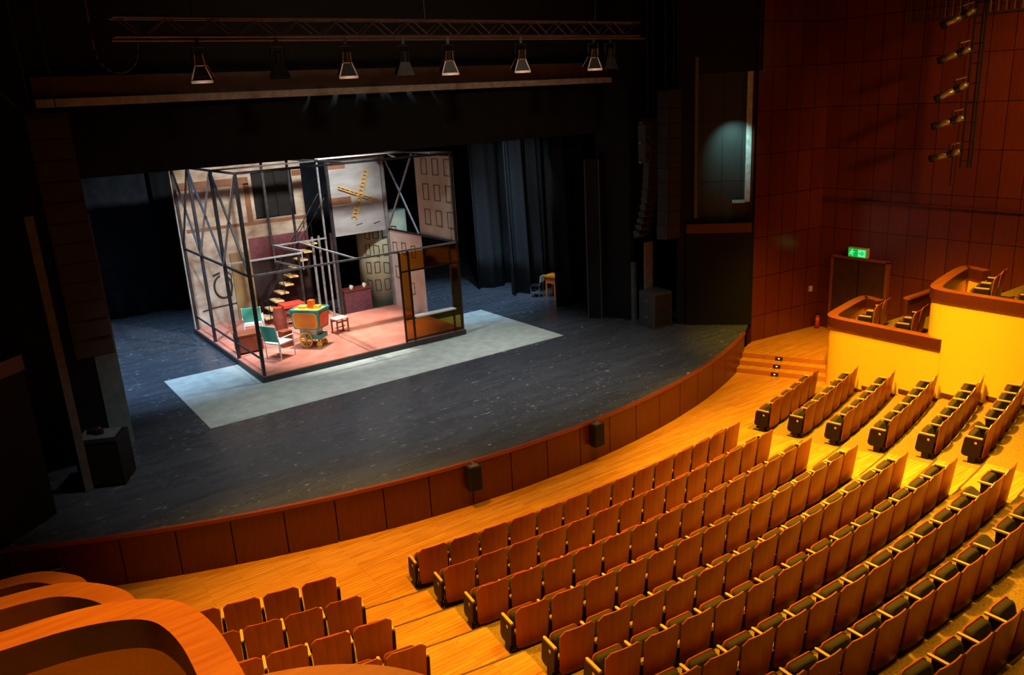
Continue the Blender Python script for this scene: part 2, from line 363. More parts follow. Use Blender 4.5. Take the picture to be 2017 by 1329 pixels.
leg('side_curtain', 'dark hanging side curtain farthest upstage, just right of the set', 17.55, 21.5, 27.6, 9.5, .16, 4.5, M['legcloth'], .1, 1)
leg('side_curtain', 'folded charcoal side curtain with shiny pleats behind the small chair', 17.85, 21.5, 25.75, 9.5, .22, 7.5, M['legcloth'], .15, 2)
leg('side_curtain', 'black side curtain to the right of the orange table, nearest the audience', 17.7, 21.5, 22.75, 9.5, .12, 6, M['blackcloth'], .25, 3)
leg('side_curtain', 'black side curtain standing far back at the left behind the set', 6.9, 10.4, 34.1, 9.5, .08, 6, M['blackcloth'], 0, 4)
va = MB(); va.grid([[(x*.25-1, 20.75+.05*math.sin(x*2.2), z) for x in range(0, 92)] for z in (7.36, 8.2, 9.2)])
o = va.build('valance', M['blackcloth'], smooth=True); o.modifiers.new('s', 'SOLIDIFY').thickness = .03
tag(o, 'black valance curtain hanging across the top of the stage opening', 'curtain')
be = MB(); be.box(2.1, 20.3, 20.15, 20.6, 8.93, 9.09); be.box(2.1, 20.3, 20.28, 20.6, 9.09, 9.55, 1); be.box(19.2, 20.3, 20.1, 20.62, 9.0, 9.5, 0)
struct(be.build('trim_3', [M['beam'], M['brownbeam']]))
hd = MB(); hd.box(-3, 24.5, 20.6, 20.72, 9.0, 15); struct(hd.build('wall_header', M['black']))
po = MB(); po.prism([(17.78, 20.9), (18.06, 20.5), (18.3, 20.5), (18.3, 20.9)], ST, 6.53, 0)
po.box(17.785, 17.80, 20.86, 20.90, ST, 6.53, 1); po.box(18.06, 18.075, 20.47, 20.5, ST, 6.53, 1)
o = po.build('portal_tower', [M['black'], M['greystrip']], loc=(18, 20.7, ST)); tag(o, 'tall slim black tower with pale edges beside the right side curtain', 'tower')
pr = MB(); pr.prism([(18.32, 20.45), (18.62, 19.6), (18.75, 19.55), (24.5, 19.55), (24.5, 20.9), (18.32, 20.9)], ST, 13); struct(pr.build('wall_portal_right', M['black']))
ps = MB(); ps.box(18.60, 18.72, 19.42, 19.56, ST, 3.1); struct(ps.build('trim_lit_edge', M['greystrip']))  # pale strip standing in for the lit edge of the pillar
pl = MB(); pl.box(-3, 2.25, 20.4, 20.8, ST, 13); struct(pl.build('wall_portal_left', M['black']))
tf = MB(); tf.box(2.22, 2.71, 20.36, 20.42, ST, 6.6); o = tf.build('portal_flat', M['tealflat'], loc=(2.46, 20.4, ST)); tag(o, 'dark green upright flat at the left edge of the stage opening', 'panel')

# wing walls with the stage boxes
def wing(sgn, P0, P1, tagx):
    d = (Vector(P1)-Vector(P0)).normalized(); n = Vector((-d.y, d.x))*sgn          # n: away from the hall
    ang = math.atan2(d.y, d.x); L_ = (Vector(P1)-Vector(P0)).length
    b = MB(); f = lambda u, k: (P0[0]+d.x*u+n.x*k, P0[1]+d.y*u+n.y*k)
    b.prism([f(0, 0), f(L_, 0), f(L_, .2), f(0, .2)], ST, 4.12, 0)
    b.prism([f(0, -.05), f(L_, -.05), f(L_, .22), f(0, .22)], 4.12, 4.42, 1)
    struct(b.build('wall_wing_'+tagx, [M['parapet'], M['railface']]))
    return f, L_, ang
f, L_, ang = wing(1, (19.42, 17.83), (20.82, 16.36), 'right')
b = MB(); b.box(0, L_+.4, 0, .12, 4.4, 13); o = b.build('wall_recess_right', M['wingdark']); o.location = (*f(-.1, .42), 0); o.rotation_euler = (0, 0, ang); struct(o)
b = MB(); b.prism([f(L_-.22, .22), f(L_-.06, .22), f(L_-.06, .4), f(L_-.22, .4)], 5.05, 9.0); b.prism([f(L_-.60, .16), f(L_-.22, .16), f(L_-.22, .4), f(L_-.60, .4)], 5.03, 5.10)
struct(b.build('trim_5', M['jamb']))
b = MB(); b.prism([f(.24, .05), f(.34, .05), f(.34, .2), f(.24, .2)], 4.6, 9.5); struct(b.build('trim_6', M['greystrip']))
b = MB(); b.prism([f(-.3, .1), f(.2, .1), f(.2, 1.0), f(-.3, 1.0)], ST, 13); b.prism([f(.2, .1), f(L_+.2, .1), f(L_+.2, .8), f(.2, .8)], 9.0, 13); struct(b.build('wall_wing_right', M['black']))
b = MB(); b.prism([(20.83, 16.37), (21.02, 16.36), (21.6, 16.9), (21.41, 16.92)], ST, 13); struct(b.build('wall_wing_right', M['black']))
g, L2, ang2 = wing(-1, (.66, 17.4), (-1.0, 15.9), 'left')
b = MB(); b.prism([(1.28, 18.05), (1.44, 18.05), (1.44, 18.15), (1.28, 18.15)], ST, 6.9); struct(b.build('trim_7', M['greystrip']))
b = MB(); b.box(-3, .4, 19.0, 19.2, ST, 13); struct(b.build('wall_wing_left', M['black']))

# ------------------------------------------------------------------ right hall walls
def wall(name, p0, p1, z0, z1, m, t=.2):
    v = Vector(p1)-Vector(p0); o = MB().box(0, v.length, -t, 0, z0, z1).build(name, m)
    o.location = (p0[0], p0[1], 0); o.rotation_euler = (0, 0, math.atan2(v.y, v.x)); return struct(o)
wall('wall_right', (24.0, 16.0), (20.95, 16.36), 0, 13, M['wallA'])
wall('wall_right', (24.0, 0), (24.0, 16.2), 0, 13, M['wallA'])
b = MB(); b.box(23.93, 24.0, 0, 15.95, 4.82, 4.88); b.build('trim_8', M['railface'])['kind'] = 'structure'
# platform and steps right of the stage
pf = MB(); ex, ey = -.894, -.447
for k, z in enumerate((.15, .30, .45)):
    o_ = (2-k)*.33
    pf.prism([(19.72+ex*o_, 15.93+ey*o_+.02), (20.98+ex*o_, 13.4+ey*o_), (24, 13.4+ey*o_), (24, 15.93+ey*o_+.02)] if k < 2 else [(19.72, 15.95), (20.98, 13.4), (24, 13.4), (24, 15.99), (20.95, 16.34), (20.0, 15.97)], z-.15, z, 0, 1)
struct(pf.build('floor', [M['floor'], wood('step_riser_wood', (.50, .18, .02), (.38, .12, .012), .4, 3, 0)]))
for k in range(3):
    o_ = (2-k)*.33+.012; t = .46
    x, y = 19.72+1.26*t+ex*o_, 15.93-2.53*t+ey*o_
    L = thing('step_lamp', ['small black step lamp in the lowest riser', 'small black step lamp in the middle riser', 'small black step lamp in the top riser'][k]+' of the platform steps', 'lamp', (x, y, .15*k+.03), math.atan2(-2.53, 1.26), 'step lamps')
    MB().box(-.11, .11, -.012, .012, 0, .09).build('housing', M['steplamp'], L)
    MB().box(-.025, .025, -.018, -.012, .03, .06).build('bulb', M['steppin'], L)
# door and exit sign on the right wall
b = MB(); b.box(23.9, 23.985, 13.56, 15.4, .45, 2.96, 0); b.box(23.88, 23.90, 14.47, 14.49, .45, 2.96, 1)
struct(b.build('door_1', [mat('dark_door_leaf', (.06, .022, .008), .5), M['black']]))
b = MB(); b.box(23.86, 24, 13.46, 13.56, .45, 3.0); b.box(23.86, 24, 15.4, 15.48, .45, 3.0); b.box(23.86, 24, 13.46, 15.48, 2.96, 3.04); struct(b.build('trim_9', wood('door_frame_wood', (.30, .08, .03), (.22, .05, .02), .4)))
ex_ = thing('exit_sign', 'green lit emergency exit sign with running figure and arrow above the dark door', 'sign', (23.9, 14.54, 3.06))
MB().box(-.04, .1, -.33, .33, -.01, .30).build('case', M['signcase'], ex_)
MB().box(-.05, -.04, -.31, .31, .0, .27).build('face', M['signgreen'], ex_)
pm = MB(); fx = -.056                                     # pictogram: running figure (left), arrow and doorway (right)
def sq(y, z, wy, wz): pm.box(fx, -.05, y-wy/2, y+wy/2, z-wz/2, z+wz/2)
pm.cyl((fx, .175, .225), (-.05, .175, .225), .026, n=12)
for a_, b_ in (((.175, .19), (.195, .12)), ((.195, .12), (.15, .085)), ((.15, .085), (.17, .03)), ((.195, .12), (.24, .08)), ((.24, .08), (.285, .085)), ((.18, .18), (.13, .15)), ((.13, .15), (.10, .175)), ((.18, .18), (.235, .165)), ((.235, .165), (.255, .125))):
    pm.beam((fx+.003, *a_), (fx+.003, *b_), .006, .026)
sq(-.155, .135, .25, .225)
pm.build('pictogram', M['signpale'], ex_)
ar = MB(); ar.beam((-.060, -.06, .135), (-.060, -.17, .135), .006, .035); ar.beam((-.060, -.15, .20), (-.060, -.23, .135), .006, .035); ar.beam((-.060, -.15, .07), (-.060, -.23, .135), .006, .035)
ar.build('arrow', M['signgreen'], ex_)
fe = thing('fire_extinguisher', 'red fire extinguisher standing in the corner on the wooden platform', 'fire extinguisher', (23.75, 15.8, .45))
MB().cyl((0, 0, 0), (0, 0, .40), .085, n=16).cyl((0, 0, .40), (0, 0, .46), .085, .03, n=16).build('cylinder', M['red'], fe, True)
MB().cyl((0, 0, .46), (0, 0, .52), .025).box(-.1, .03, -.015, .015, .51, .535).build('valve', M['darkmetal'], fe)
MB().tube([(-.05, 0, .5), (-.12, 0, .42), (-.11, 0, .2)], .012).build('hose', M['darkmetal'], fe)
tag(MB().box(23.55, 23.67, 15.99, 16.06, 1.74, 1.92).build('wall_switch', M['signcase'], loc=(23.6, 16, 1.74)), 'small pale switch box on the dark wall above the extinguisher', 'switch')

# ------------------------------------------------------------------ ochre boxes
def offset(path, d):
    out = []
    for i, p in enumerate(path):
        a = Vector(path[max(i-1, 0)]); b = Vector(path[min(i+1, len(path)-1)]); t = (b-a).normalized()
        out.append((p[0]-t.y*d, p[1]+t.x*d))
    return out
def smooth(path, it=3):
    for _ in range(it):
        q = [path[0]]
        for a, b in zip(path[:-1], path[1:]): q += [(a[0]*.75+b[0]*.25, a[1]*.75+b[1]*.25), (a[0]*.25+b[0]*.75, a[1]*.25+b[1]*.75)]
        path = q+[path[-1]]
    return path
def strip(mb, path, d0, d1, z0, z1, mi=0, mi_top=None):
    A = offset(path, d0); B = offset(path, d1); mt = mi if mi_top is None else mi_top
    for i in range(len(path)-1):
        vs = [(*A[i], z0), (*A[i+1], z0), (*B[i+1], z0), (*B[i], z0), (*A[i], z1), (*A[i+1], z1), (*B[i+1], z1), (*B[i], z1)]
        mb.add(vs, [(4, 5, 6, 7)], mt); mb.add(vs, [(3, 2, 1, 0), (0, 1, 5, 4), (2, 3, 7, 6)], mi)
    for i, fl_ in ((0, 1), (len(path)-1, 0)):
        vs = [(*A[i], z0), (*B[i], z0), (*B[i], z1), (*A[i], z1)]; mb.add(vs, [(0, 1, 2, 3) if fl_ else (3, 2, 1, 0)], mi)
def box_front(path, zr, side, zb, label_t):
    # path runs so that the box interior lies on the `side` of it (+1 left of travel)
    P = smooth(path); wl = MB(); strip(wl, P, 0, side*.16, zb, zr-.28); struct(wl.build('wall_box_'+label_t, M['ochre'], smooth=False))
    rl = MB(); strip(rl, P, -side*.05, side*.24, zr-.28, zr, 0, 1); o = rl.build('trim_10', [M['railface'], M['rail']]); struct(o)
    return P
P1 = box_front([(20.05, 9.75), (20.05, 12.2), (20.05, 12.75), (20.2, 13.1), (20.7, 13.27), (22.75, 13.70), (22.98, 13.55), (22.75, 12.9)], 2.1, -1, 0, 'right')
P2 = box_front([(20.05, 6.5), (20.05, 9.2), (20.05, 9.8), (20.2, 10.2), (20.7, 10.42), (23.05, 10.92), (23.3, 10.75), (23.05, 10.1)], 3.36, -1, 0, 'right')
b = MB(); b.box(20.25, 24, 9.5, 12.4, 0, 1.65); b.prism([(20.3, 12.4), (20.6, 12.95), (22.65, 13.4), (22.65, 12.4)], .5, 1.0); b.box(20.15, 24, 6.0, 9.5, 0, 2.91); b.prism([(20.3, 9.5), (20.6, 10.1), (22.95, 10.6), (22.95, 9.5)], 1.7, 2.25); struct(b.build('floor', M['carpet']))
b = MB()
for i in range(1, 8):        # dark skirting along the ochre wall, stepping with the tiers
    y1 = SC[1]-math.sqrt((RO[i-1]+NO)**2-9.91**2); y0 = SC[1]-math.sqrt((RO[i]+NO)**2-9.91**2)
    b.box(20.02, 20.06, y0, y1, ZF[i], ZF[i]+.09)
struct(b.build('baseboard_right', M['nosing']))
# left boxes (mirror side), nearest ones under the camera
for pts, zr in (([(.62, 10.2), (.62, 12.2), (.42, 12.6), (.05, 13.02), (-.6, 13.1)], 2.1),
                ([(.84, 7.2), (.86, 8.9), (.78, 9.35), (.40, 9.85), (.02, 10.02), (-.7, 10.1)], 3.36),
                ([(1.0, 3.6), (1.08, 5.4), (1.08, 6.2), (.9, 6.75), (.35, 7.05), (-.3, 7.13), (-.9, 7.15)], 4.55),
                ([(1.62, 1.5), (1.72, 2.9), (1.55, 3.42), (1.2, 3.75), (.8, 3.92), (.2, 4.0), (-.6, 4.02)], 5.55)):
    box_front(pts, zr, 1, 0, 'left')
b = MB(); b.box(-2.5, .5, 10.1, 12.5, 0, 1.0); b.box(-2.5, .68, 7.1, 9.6, 0, 2.26); b.box(-2.5, .88, 4.0, 6.6, 0, 3.45); struct(b.build('floor', M['carpet']))

# ------------------------------------------------------------------ theatre seats
def seat_meshes():
    D = {}
    W = .60
    def shell(front, thick, w, z0, z1, rc, bow, mname, nm, smooth_=True, taper=.93):
        # bowed board: local x across, leaning back (towards -y) with height
        nx, nz = 12, 10; rowsF = []; rowsB = []
        for k in range(nz+1):
            z = z0+(z1-z0)*k/nz
            ww = w/2
            top = z1-z
            if top < rc: ww = w/2-(rc-math.sqrt(max(0, rc*rc-(rc-top)**2)))
            bot = z-z0
            if bot < rc*.4:
                q = rc*.4; ww = min(ww, w/2-(q-math.sqrt(max(0, q*q-(q-bot)**2))))
            ww *= taper+(1-taper)*(z-z0)/(z1-z0)
            rf = []; rb = []
            for j in range(nx+1):
                x = -ww+2*ww*j/nx
                y = -.055-.08*(z-.12)/.735-bow*(1-(2*x/w)**2)+front
                rf.append((x, y, z)); rb.append((x, y-thick, z))
            rowsF.append(rf); rowsB.append(rb)
        mb = MB(); mb.grid([r[::-1] for r in rowsF]); mb.grid(rowsB)
        for F_, B_ in ((rowsF, rowsB),):
            for i in range(nz):
                for j in (0, nx):
                    vs = [F_[i][j], B_[i][j], B_[i+1][j], F_[i+1][j]]; mb.add(vs, [(0, 1, 2, 3) if j else (3, 2, 1, 0)])
            for i in (0, nz):
                for j in range(nx):
                    vs = [F_[i][j], F_[i][j+1], B_[i][j+1], B_[i][j]]; mb.add(vs, [(0, 1, 2, 3) if i else (3, 2, 1, 0)])
        return mb
    D['back_shell'] = (shell(0, .018, .59, .12, .875, .085, .035, None, None), M['shell'], True)
    D['back_cushion'] = (shell(.055, .05, .50, .34, .75, .10, .03, None, None), M['upholstery'], True)
    def pan(ang):   # tip-up seat: rotates about its hinge
        mx = Matrix.Translation((0, .135, .325)) @ Matrix.Rotation(ang, 4, 'X')
        n = 5; sh = MB(); cu = MB()
        def rr(w, d, r):
            pts = []
            for cx_, cy_, s in ((w/2-r, d-r, 0), (-w/2+r, d-r, 1), (-w/2+.02, 0.02, 2), (w/2-.02, 0.02, 3)):
                r_ = r if s < 2 else .02
                for k in range(n+1):
                    a = PI/2*(s+k/n); pts.append((cx_+r_*math.cos(a), cy_+r_*math.sin(a)))
            return pts
        sh.slab(rr(.49, .285, .08), mx @ Matrix.Translation((0, 0, -.055)), .022)
        P0 = rr(.46, .265, .08); rows = []
        for t, s in ((-.033, 1), (.03, .98), (.055, .90), (.06, .72)):
            rows.append([tuple(mx @ Vector((x*s, .132+(y-.132)*s, t))) for x, y in P0])
        cu.grid(rows, close=True); m_ = len(P0); cu.add(rows[-1], [tuple(range(m_))]); cu.add(rows[0], [tuple(range(m_-1, -1, -1))])
        return sh, cu
    for nm, a in (('up', R(75)), ('half', R(34))):
        sh, cu = pan(a); D['seat_'+nm] = (cu, M['upholstery'], False); D['seat_board_'+nm] = (sh, M['shell'], False)
    def arm(x):
        a = MB(); n = 6
        pts = [(x-.022, -.06), (x+.022, -.06)]+[(x+.022*math.cos(PI*k/n), .235+.03*math.sin(PI*k/n)) for k in range(n+1)]
        a.slab(pts, Matrix.Translation((0, 0, .552)), .028); return a
    def support(x):
        s = MB(); s.box(x-.016, x+.016, -.06, .20, .10, .552); s.box(x-.025, x+.025, -.02, .07, 0, .45); s.box(x-.045, x+.045, -.05, .16, 0, .02); return s
    D['base_shade_rail'] = (MB().box(-.28, .28, -.06, .06, .03, .12).box(-.26, .26, -.03, .03, .12, .34), M['endpanel'], False)  # added dark bar, shadow and dark frame under the shell in one
    def endp(x, sx):
        e = MB(); r = .08; n = 5; pts = []
        y0, y1, z0, z1 = -.08, .265, .14, .551
        for cy_, cz_, s in ((y1-r, z1-r*.4, 0), (y0+.03, z1-.03, 1), (y0+r, z0+r, 2), (y1-r, z0+r, 3)):
            ry = r if s != 1 else .03; rz_ = r*.4 if s == 0 else (.03 if s == 1 else r)
            for k in range(n+1):
                a = PI/2*(s+k/n); pts.append((cy_+ry*math.cos(a)+.05*(1-(cz_-z0)/(z1-z0)), cz_+rz_*math.sin(a)))
        mx = Matrix(((0, 0, 1, x-.03), (1, 0, 0, 0), (0, 1, 0, 0), (0, 0, 0, 1)))
        e.slab(pts, mx, .06); e.box(x-.025, x+.025, .03, .17, 0, .2); return e
    def plate(x, sx):
        return MB().box(x+sx*.03-.004, x+sx*.03+.004, .03, .075, .44, .485)
    D['armL'] = (arm(-.32), M['armwood'], False); D['armR'] = (arm(.32), M['armwood'], False)
    D['supL'] = (support(-.32), M['endpanel'], False); D['supR'] = (support(.32), M['endpanel'], False)
    D['endL'] = (endp(-.32, -1), M['endpanel'], False); D['endR'] = (endp(.32, 1), M['endpanel'], False)
    D['plateL'] = (plate(-.32, -1), M['plate'], False); D['plateR'] = (plate(.32, 1), M['plate'], False)
    return D
SM = seat_meshes(); MESH = {}
NM = {'base_shade_rail': 'base_shade_rail', 'back_shell': 'back_shell', 'back_cushion': 'back_cushion', 'seat_up': 'seat_cushion', 'seat_half': 'seat_cushion', 'seat_board_up': 'seat_board', 'seat_board_half': 'seat_board',
      'armL': 'armrest', 'armR': 'armrest', 'supL': 'leg', 'supR': 'leg', 'endL': 'end_panel', 'endR': 'end_panel', 'plateL': 'number_plate', 'plateR': 'number_plate'}
def spart(key, parent):
    if key not in MESH:
        mb, m, sm = SM[key]; o = mb.build(NM[key], m, None, sm); MESH[key] = o.data
        if key in ('seat_up', 'seat_half', 'back_cushion'):
            for p in o.data.polygons: p.use_smooth = True
    else:
        o = bpy.data.objects.new(NM[key], MESH[key]); col.objects.link(o)
    o.parent = parent; return o
def seat(loc, rz, label, group, first, last, pan='up', num=True):
    t = thing('theatre_seat', label, 'seat', loc, rz, group)
    spart('back_shell', t); spart('back_cushion', t); spart('seat_'+pan, t); spart('seat_board_'+pan, t)
    spart('armL', t); spart('base_shade_rail', t)
    if first:
        e = spart('endL', t)
        if num: spart('plateL', e)
    else: spart('supL', t)
    if last: spart('armR', t); spart('endR', t)
    return t
def inframe(P, m=10):
    for dz in (0, .45, .8):
        q = proj((P[0], P[1], P[2]+dz))
        if q and 18-m-22 < q[0] < 2005+m+22 and 7 < q[1] < 1329+m+25: return True
    return False
def row(block, i, s0, pitch, n, rowname, count_from, skip=0):
    S = []
    for k in range(n):
        th = (s0+(k+.5)*pitch)/RO[i]
        P = (SC[0]+RO[i]*math.sin(th), SC[1]-RO[i]*math.cos(th), ZF[i])
        if inframe(P): S.append((k, th, P))
    N = len(S)
    for j, (k, th, P) in enumerate(S):
        if count_from == 'left': where = f'{ORD[k]} from the left aisle end'
        elif count_from == 'right': where = f'{ORD[n-1-k]} from the right aisle end'
        else: where = f'{ORD[j]} from the left edge of view'
        half = (block, i, k) in HALF
        lab = f'{"half-lowered " if half else ""}orange plywood seat, {where}, {rowname}'
        seat(P, th, lab, f'seats of the {block} block, row {ORD[i]}', k == 0, k == n-1, 'half' if half else 'up')
HALF = {('centre', 7, 9), ('centre', 6, 12), ('right', 5, 1), ('centre', 7, 13)}
for i in range(9):
    if i < 6: row('centre', i, -4.44, .634, 14, f'{ORD[i] if i else "front"} row of centre block', 'left')
    elif i == 6: row('centre', i, -4.44, .634, 14, 'seventh row of centre block', 'right')
    else: row('centre', i, -4.44, .634, 14, f'{ORD[i]} row of centre block', 'view')
RS = [5.98, 6.07, 6.08, 6.08, 6.14, 6.18, 6.2]
for i in range(7): row('right', i, RS[i], .632, 5 if i in (0, 6) else 6, f'{ORD[i] if i else "front"} row of right block', 'left')
LS = [-5.88, -5.84, -5.81, -5.81]
for i in range(4): row('left', i, LS[i]-.634*(5 if i < 3 else 4), .634, 5 if i < 3 else 4, f'{ORD[i] if i else "front"} row of left block', 'right')
# seats inside the right boxes
BS = [((20.75, 12.05, 1.65), 'leftmost dark seat behind the curved rail of the lower right box'), ((21.42, 12.2, 1.65), 'second dark seat behind the rail of the lower right box'),
      ((20.75, 10.95, 1.65), 'seat at the rear of the lower right box beside the upper box wall'), ((21.42, 11.1, 1.65), 'inner seat at the rear of the lower right box'),
      ((20.75, 9.05, 2.91), 'leftmost dark seat behind the rail of the upper right box'), ((21.42, 9.2, 2.91), 'second dark seat behind the rail of the upper right box'),
      ((20.75, 8.0, 2.91), 'seat at the right picture edge inside the upper right box')]
for p, lab in BS: seat(p, .22, lab, 'seats in the right boxes', True, True, 'half', False)
for (x0, x1, y, z0, z1), lab in (((22.2, 23.9, 11.9, 1.65, 2.45), 'low maroon partition at the back of the lower right box'), ((22.2, 23.9, 8.6, 2.91, 3.7), 'low maroon partition at the back of the upper right box')):
    t = thing('box_partition', lab, 'partition', ((x0+x1)/2, y, z0), 0, None, True)
    MB().box(x0, x1, y-.04, y+.04, z0, z1-.06).build('panel', M['railface'], t); MB().box(x0, x1, y-.09, y+.09, z1-.06, z1).build('cap', M['rail'], t)  # cap is paler, the lit panel top put into colour

# ------------------------------------------------------------------ stage set: platform
PZ = 1.25
t = thing('stage_platform', 'low black-edged platform with worn pink floor carrying the stage set', 'platform', (10, 25, ST), 0, None, True)
Lp = [(6.6, 22.33), (13.6, 22.33), (13.6, 27.4), (11.35, 27.4), (11.35, 29.8), (6.6, 29.8)]
MB().prism(Lp, ST, PZ-.03).build('edge', M['deckedge'], t)
MB().prism([(6.63, 22.36), (13.57, 22.36), (13.57, 27.37), (11.32, 27.37), (11.32, 29.77), (6.63, 29.77)], PZ-.03, PZ).build('deck', M['pink'], t)
# steel frame
TZ, MZ = 7.05, 4.2
fr = thing('steel_frame', 'open steel frame of posts, rails and cross braces around the stage set', 'frame', (10, 25, PZ), 0, None, True)
def post(x, y, z0=PZ, z1=TZ, w=.075, m='steel'): return MB().box(x-w/2, x+w/2, y-w/2, y+w/2, z0, z1).build('post', M[m], fr)
LX, RX = 6.68, 13.52
LY = [29.45, 27.3, 24.75, 22.4]
for y in LY: post(LX, y, w=.09)
post(RX, 22.4); post(RX, 27.3, w=.1, m='paletube'); post(9.95, 27.3); post(9.06, 27.3, MZ); post(11.35, 27.3, w=.1); post(11.02, 27.3, 1.25, TZ, .06, 'paletube')
def rail(a, b, w=.06, m='steel', n='rail'): return MB().beam(a, b, w).build(n, M[m], fr)
rail((LX, 22.4, TZ), (RX, 22.4, TZ), .07); rail((LX, 29.45, TZ), (LX, 22.4, TZ)); rail((RX, 22.4, TZ), (RX, 27.3, TZ), .08, 'paletube'); rail((LX, 27.3, TZ), (RX, 27.3, TZ), .09, 'paletube')
rail((LX, 29.45, TZ), (11.35, 29.45, TZ)); rail((9.95, 22.4, TZ), (9.95, 27.3, TZ)); rail((LX, 24.75, TZ), (RX, 24.75, TZ), .05)
for x0, x1, y0, y1 in ((7.4, 13.4, 26.75, 27.2), (12.9, 13.4, 22.6, 26.7), (10.0, 12.9, 24.6, 24.9)): MB().box(x0, x1, y0, y1, TZ+.03, TZ+.06).build('roof_board', M['slate'], fr); rail((11.35, 27.3, TZ), (11.35, 29.45, TZ))
rail((11.6, 22.4, TZ), (RX, 27.3, TZ), .04, 'paletube')
rail((LX, 22.4, MZ), (RX, 22.4, MZ), .055, 'paletube'); rail((LX, 29.45, MZ), (LX, 22.4, MZ)); rail((RX, 22.4, MZ), (RX, 27.3, MZ))
rail((LX, 29.45, 1.75), (LX, 22.4, 1.75), .045); rail((9.95, 27.3, MZ), (9.95, 22.4, MZ), .045, 'paletube')
for a_, b_ in zip(LY[:-1], LY[1:]):
    rail((LX, a_, TZ-.05), (LX, b_, MZ), .055, 'steel', 'brace'); rail((LX-.03, b_, TZ-.05), (LX-.03, a_, MZ), .055, 'paletube' if b_ < 27 else 'steel', 'brace')
rail((RX, 27.2, TZ-.05), (RX, 24.9, MZ), .05, 'paletube', 'brace'); rail((RX-.03, 24.9, TZ-.05), (RX-.03, 27.2, MZ), .05, 'paletube', 'brace')
for x, y in ((10.75, 27.9), (11.05, 28.0), (11.6, 28.2)):
    MB().cyl((x, y, ST+.2 if x < 11.3 else ST), (x, y, MZ), .05).build('pipe', M['paletube'], fr)

# ------------------------------------------------------------------ painted walls of the set
bw = thing('painted_wall', 'stained beige back wall of the set with dark window opening and scrawled marks', 'wall panel', (9, 29.75, PZ), 0, None, True)
w0, w1, zb, zt = 9.42, 10.95, 4.86, 6.56
m = MB(); y0, y1 = 29.7, 29.78
m.box(6.64, w0, y0, y1, MZ, TZ-.05); m.box(w1, 11.32, y0, y1, MZ, TZ-.05); m.box(w0, w1, y0, y1, MZ, zb); m.box(w0, w1, y0, y1, zt, TZ-.05); m.box(6.64, 9.0, y0, y1, PZ+.003, MZ)
m.build('board', M['beige'], bw)
MB().box(8.25, 8.98, 29.66, 29.7, PZ+.003, 3.75).build('ochre_board', mat('ochre_stained_board', (.36, .25, .10), .8, c2=(.2, .12, .05), scale=1.5), bw)
m = MB(); m.box(w0, w1, 29.95, 29.99, zb, zt); m.build('window_backing', M['black'], bw)
m = MB(); m.box(w0+.02, w1-.02, 29.86, 29.94, zb+.02, zt); m.box(10.32, 10.60, 29.80, 29.86, zb+.02, zt); m.build('window_blind', mat('dark_blind', (.010, .009, .008), .9), bw)
m = MB(); m.box(6.8, 9.3, 29.685, 29.7, 6.15, 6.42); m.box(6.9, 11.3, 29.685, 29.7, 4.68, 4.80); m.box(10.97, 11.3, 29.685, 29.7, 6.3, 6.5); m.box(9.1, 9.3, 29.685, 29.7, 4.8, 6.2); m.build('paint_band', M['stain'], bw)
m = MB(); pts = []
for k in range(15):
    a = R(100+k*23); pts.append((7.85+.32*math.cos(a), 29.69, 2.6+.42*math.sin(a)))
m.tube(pts, .035, 6); m.tube([(7.55, 29.69, 3.05), (7.8, 29.69, 3.12)], .04, 6); m.tube([(7.0, 29.69, 1.82), (7.35, 29.69, 1.88), (8.5, 29.69, 1.92)], .025, 6); m.tube([(8.1, 29.69, 2.2), (8.2, 29.69, 3.0), (8.0, 29.69, 3.15)], .02, 6)
m.build('scrawl', M['ink'], bw)
mp_ = thing('painted_wall', 'maroon band panel under the beige back wall, left of the stairs', 'wall panel', (10, 29.75, 3.33), 0, None, True)
MB().box(9.0, 11.32, 29.7, 29.78, 3.33, MZ-.002).build('board', M['maroon'], mp_)
o = MB().grid([[(9.0+j*.05, 29.74+.025*math.sin(j*1.4), z) for j in range(47)] for z in (PZ, 2.3, 3.34)]).build('inner_curtain', M['darkred'], smooth=True); o.modifiers.new('s', 'SOLIDIFY').thickness = .02
o.data.materials[0] = mat('dark_brown_drape', (.035, .014, .012), .85)
tag(o, 'dark brown drape hanging below the maroon panel behind the stairs', 'curtain')
lw = thing('painted_wall', 'blue-grey upper wall of the set carrying the yellow crossed ladders', 'wall panel', (12.4, 27.35, MZ), 0, None, True)
MB().box(11.42, 13.46, 27.36, 27.42, 4.16, TZ-.05).build('board', M['slate'], lw)
m = MB(); m.box(11.42, 12.1, 27.352, 27.36, 6.55, 6.72); m.box(11.42, 12.2, 27.352, 27.36, 5.3, 5.55); m.build('paint_band', M['stain'], lw)
MB().beam((12.3, 27.355, 4.48), (12.55, 27.355, 4.52), .012, .02).beam((13.0, 27.355, 4.45), (13.25, 27.355, 4.5), .012, .03).build('scrawl', M['ink'], lw)
cr = thing('ladder_cross', 'two yellow ladders crossed like windmill sails on the blue-grey wall', 'ladder', (12.5, 27.3, 5.6), 0, None, True)
def ladder(name, a, b, wid, n):
    a = Vector(a); b = Vector(b); d = (b-a).normalized(); u = Vector((-d.z, 0, d.x))
    l = MB()
    for s in (-1, 1): l.beam(a+u*s*wid/2, b+u*s*wid/2, .03)
    for k in range(n):
        p = a+(b-a)*(k+.5)/n; l.beam(p-u*wid/2, p+u*wid/2, .025)
    return l.build(name, M['gold'], cr)
ladder('tall_ladder', (12.22, 27.31, 4.75), (12.90, 27.31, 6.45), .17, 13)
ladder('short_ladder', (11.72, 27.27, 5.92), (13.25, 27.27, 5.27), .08, 9)
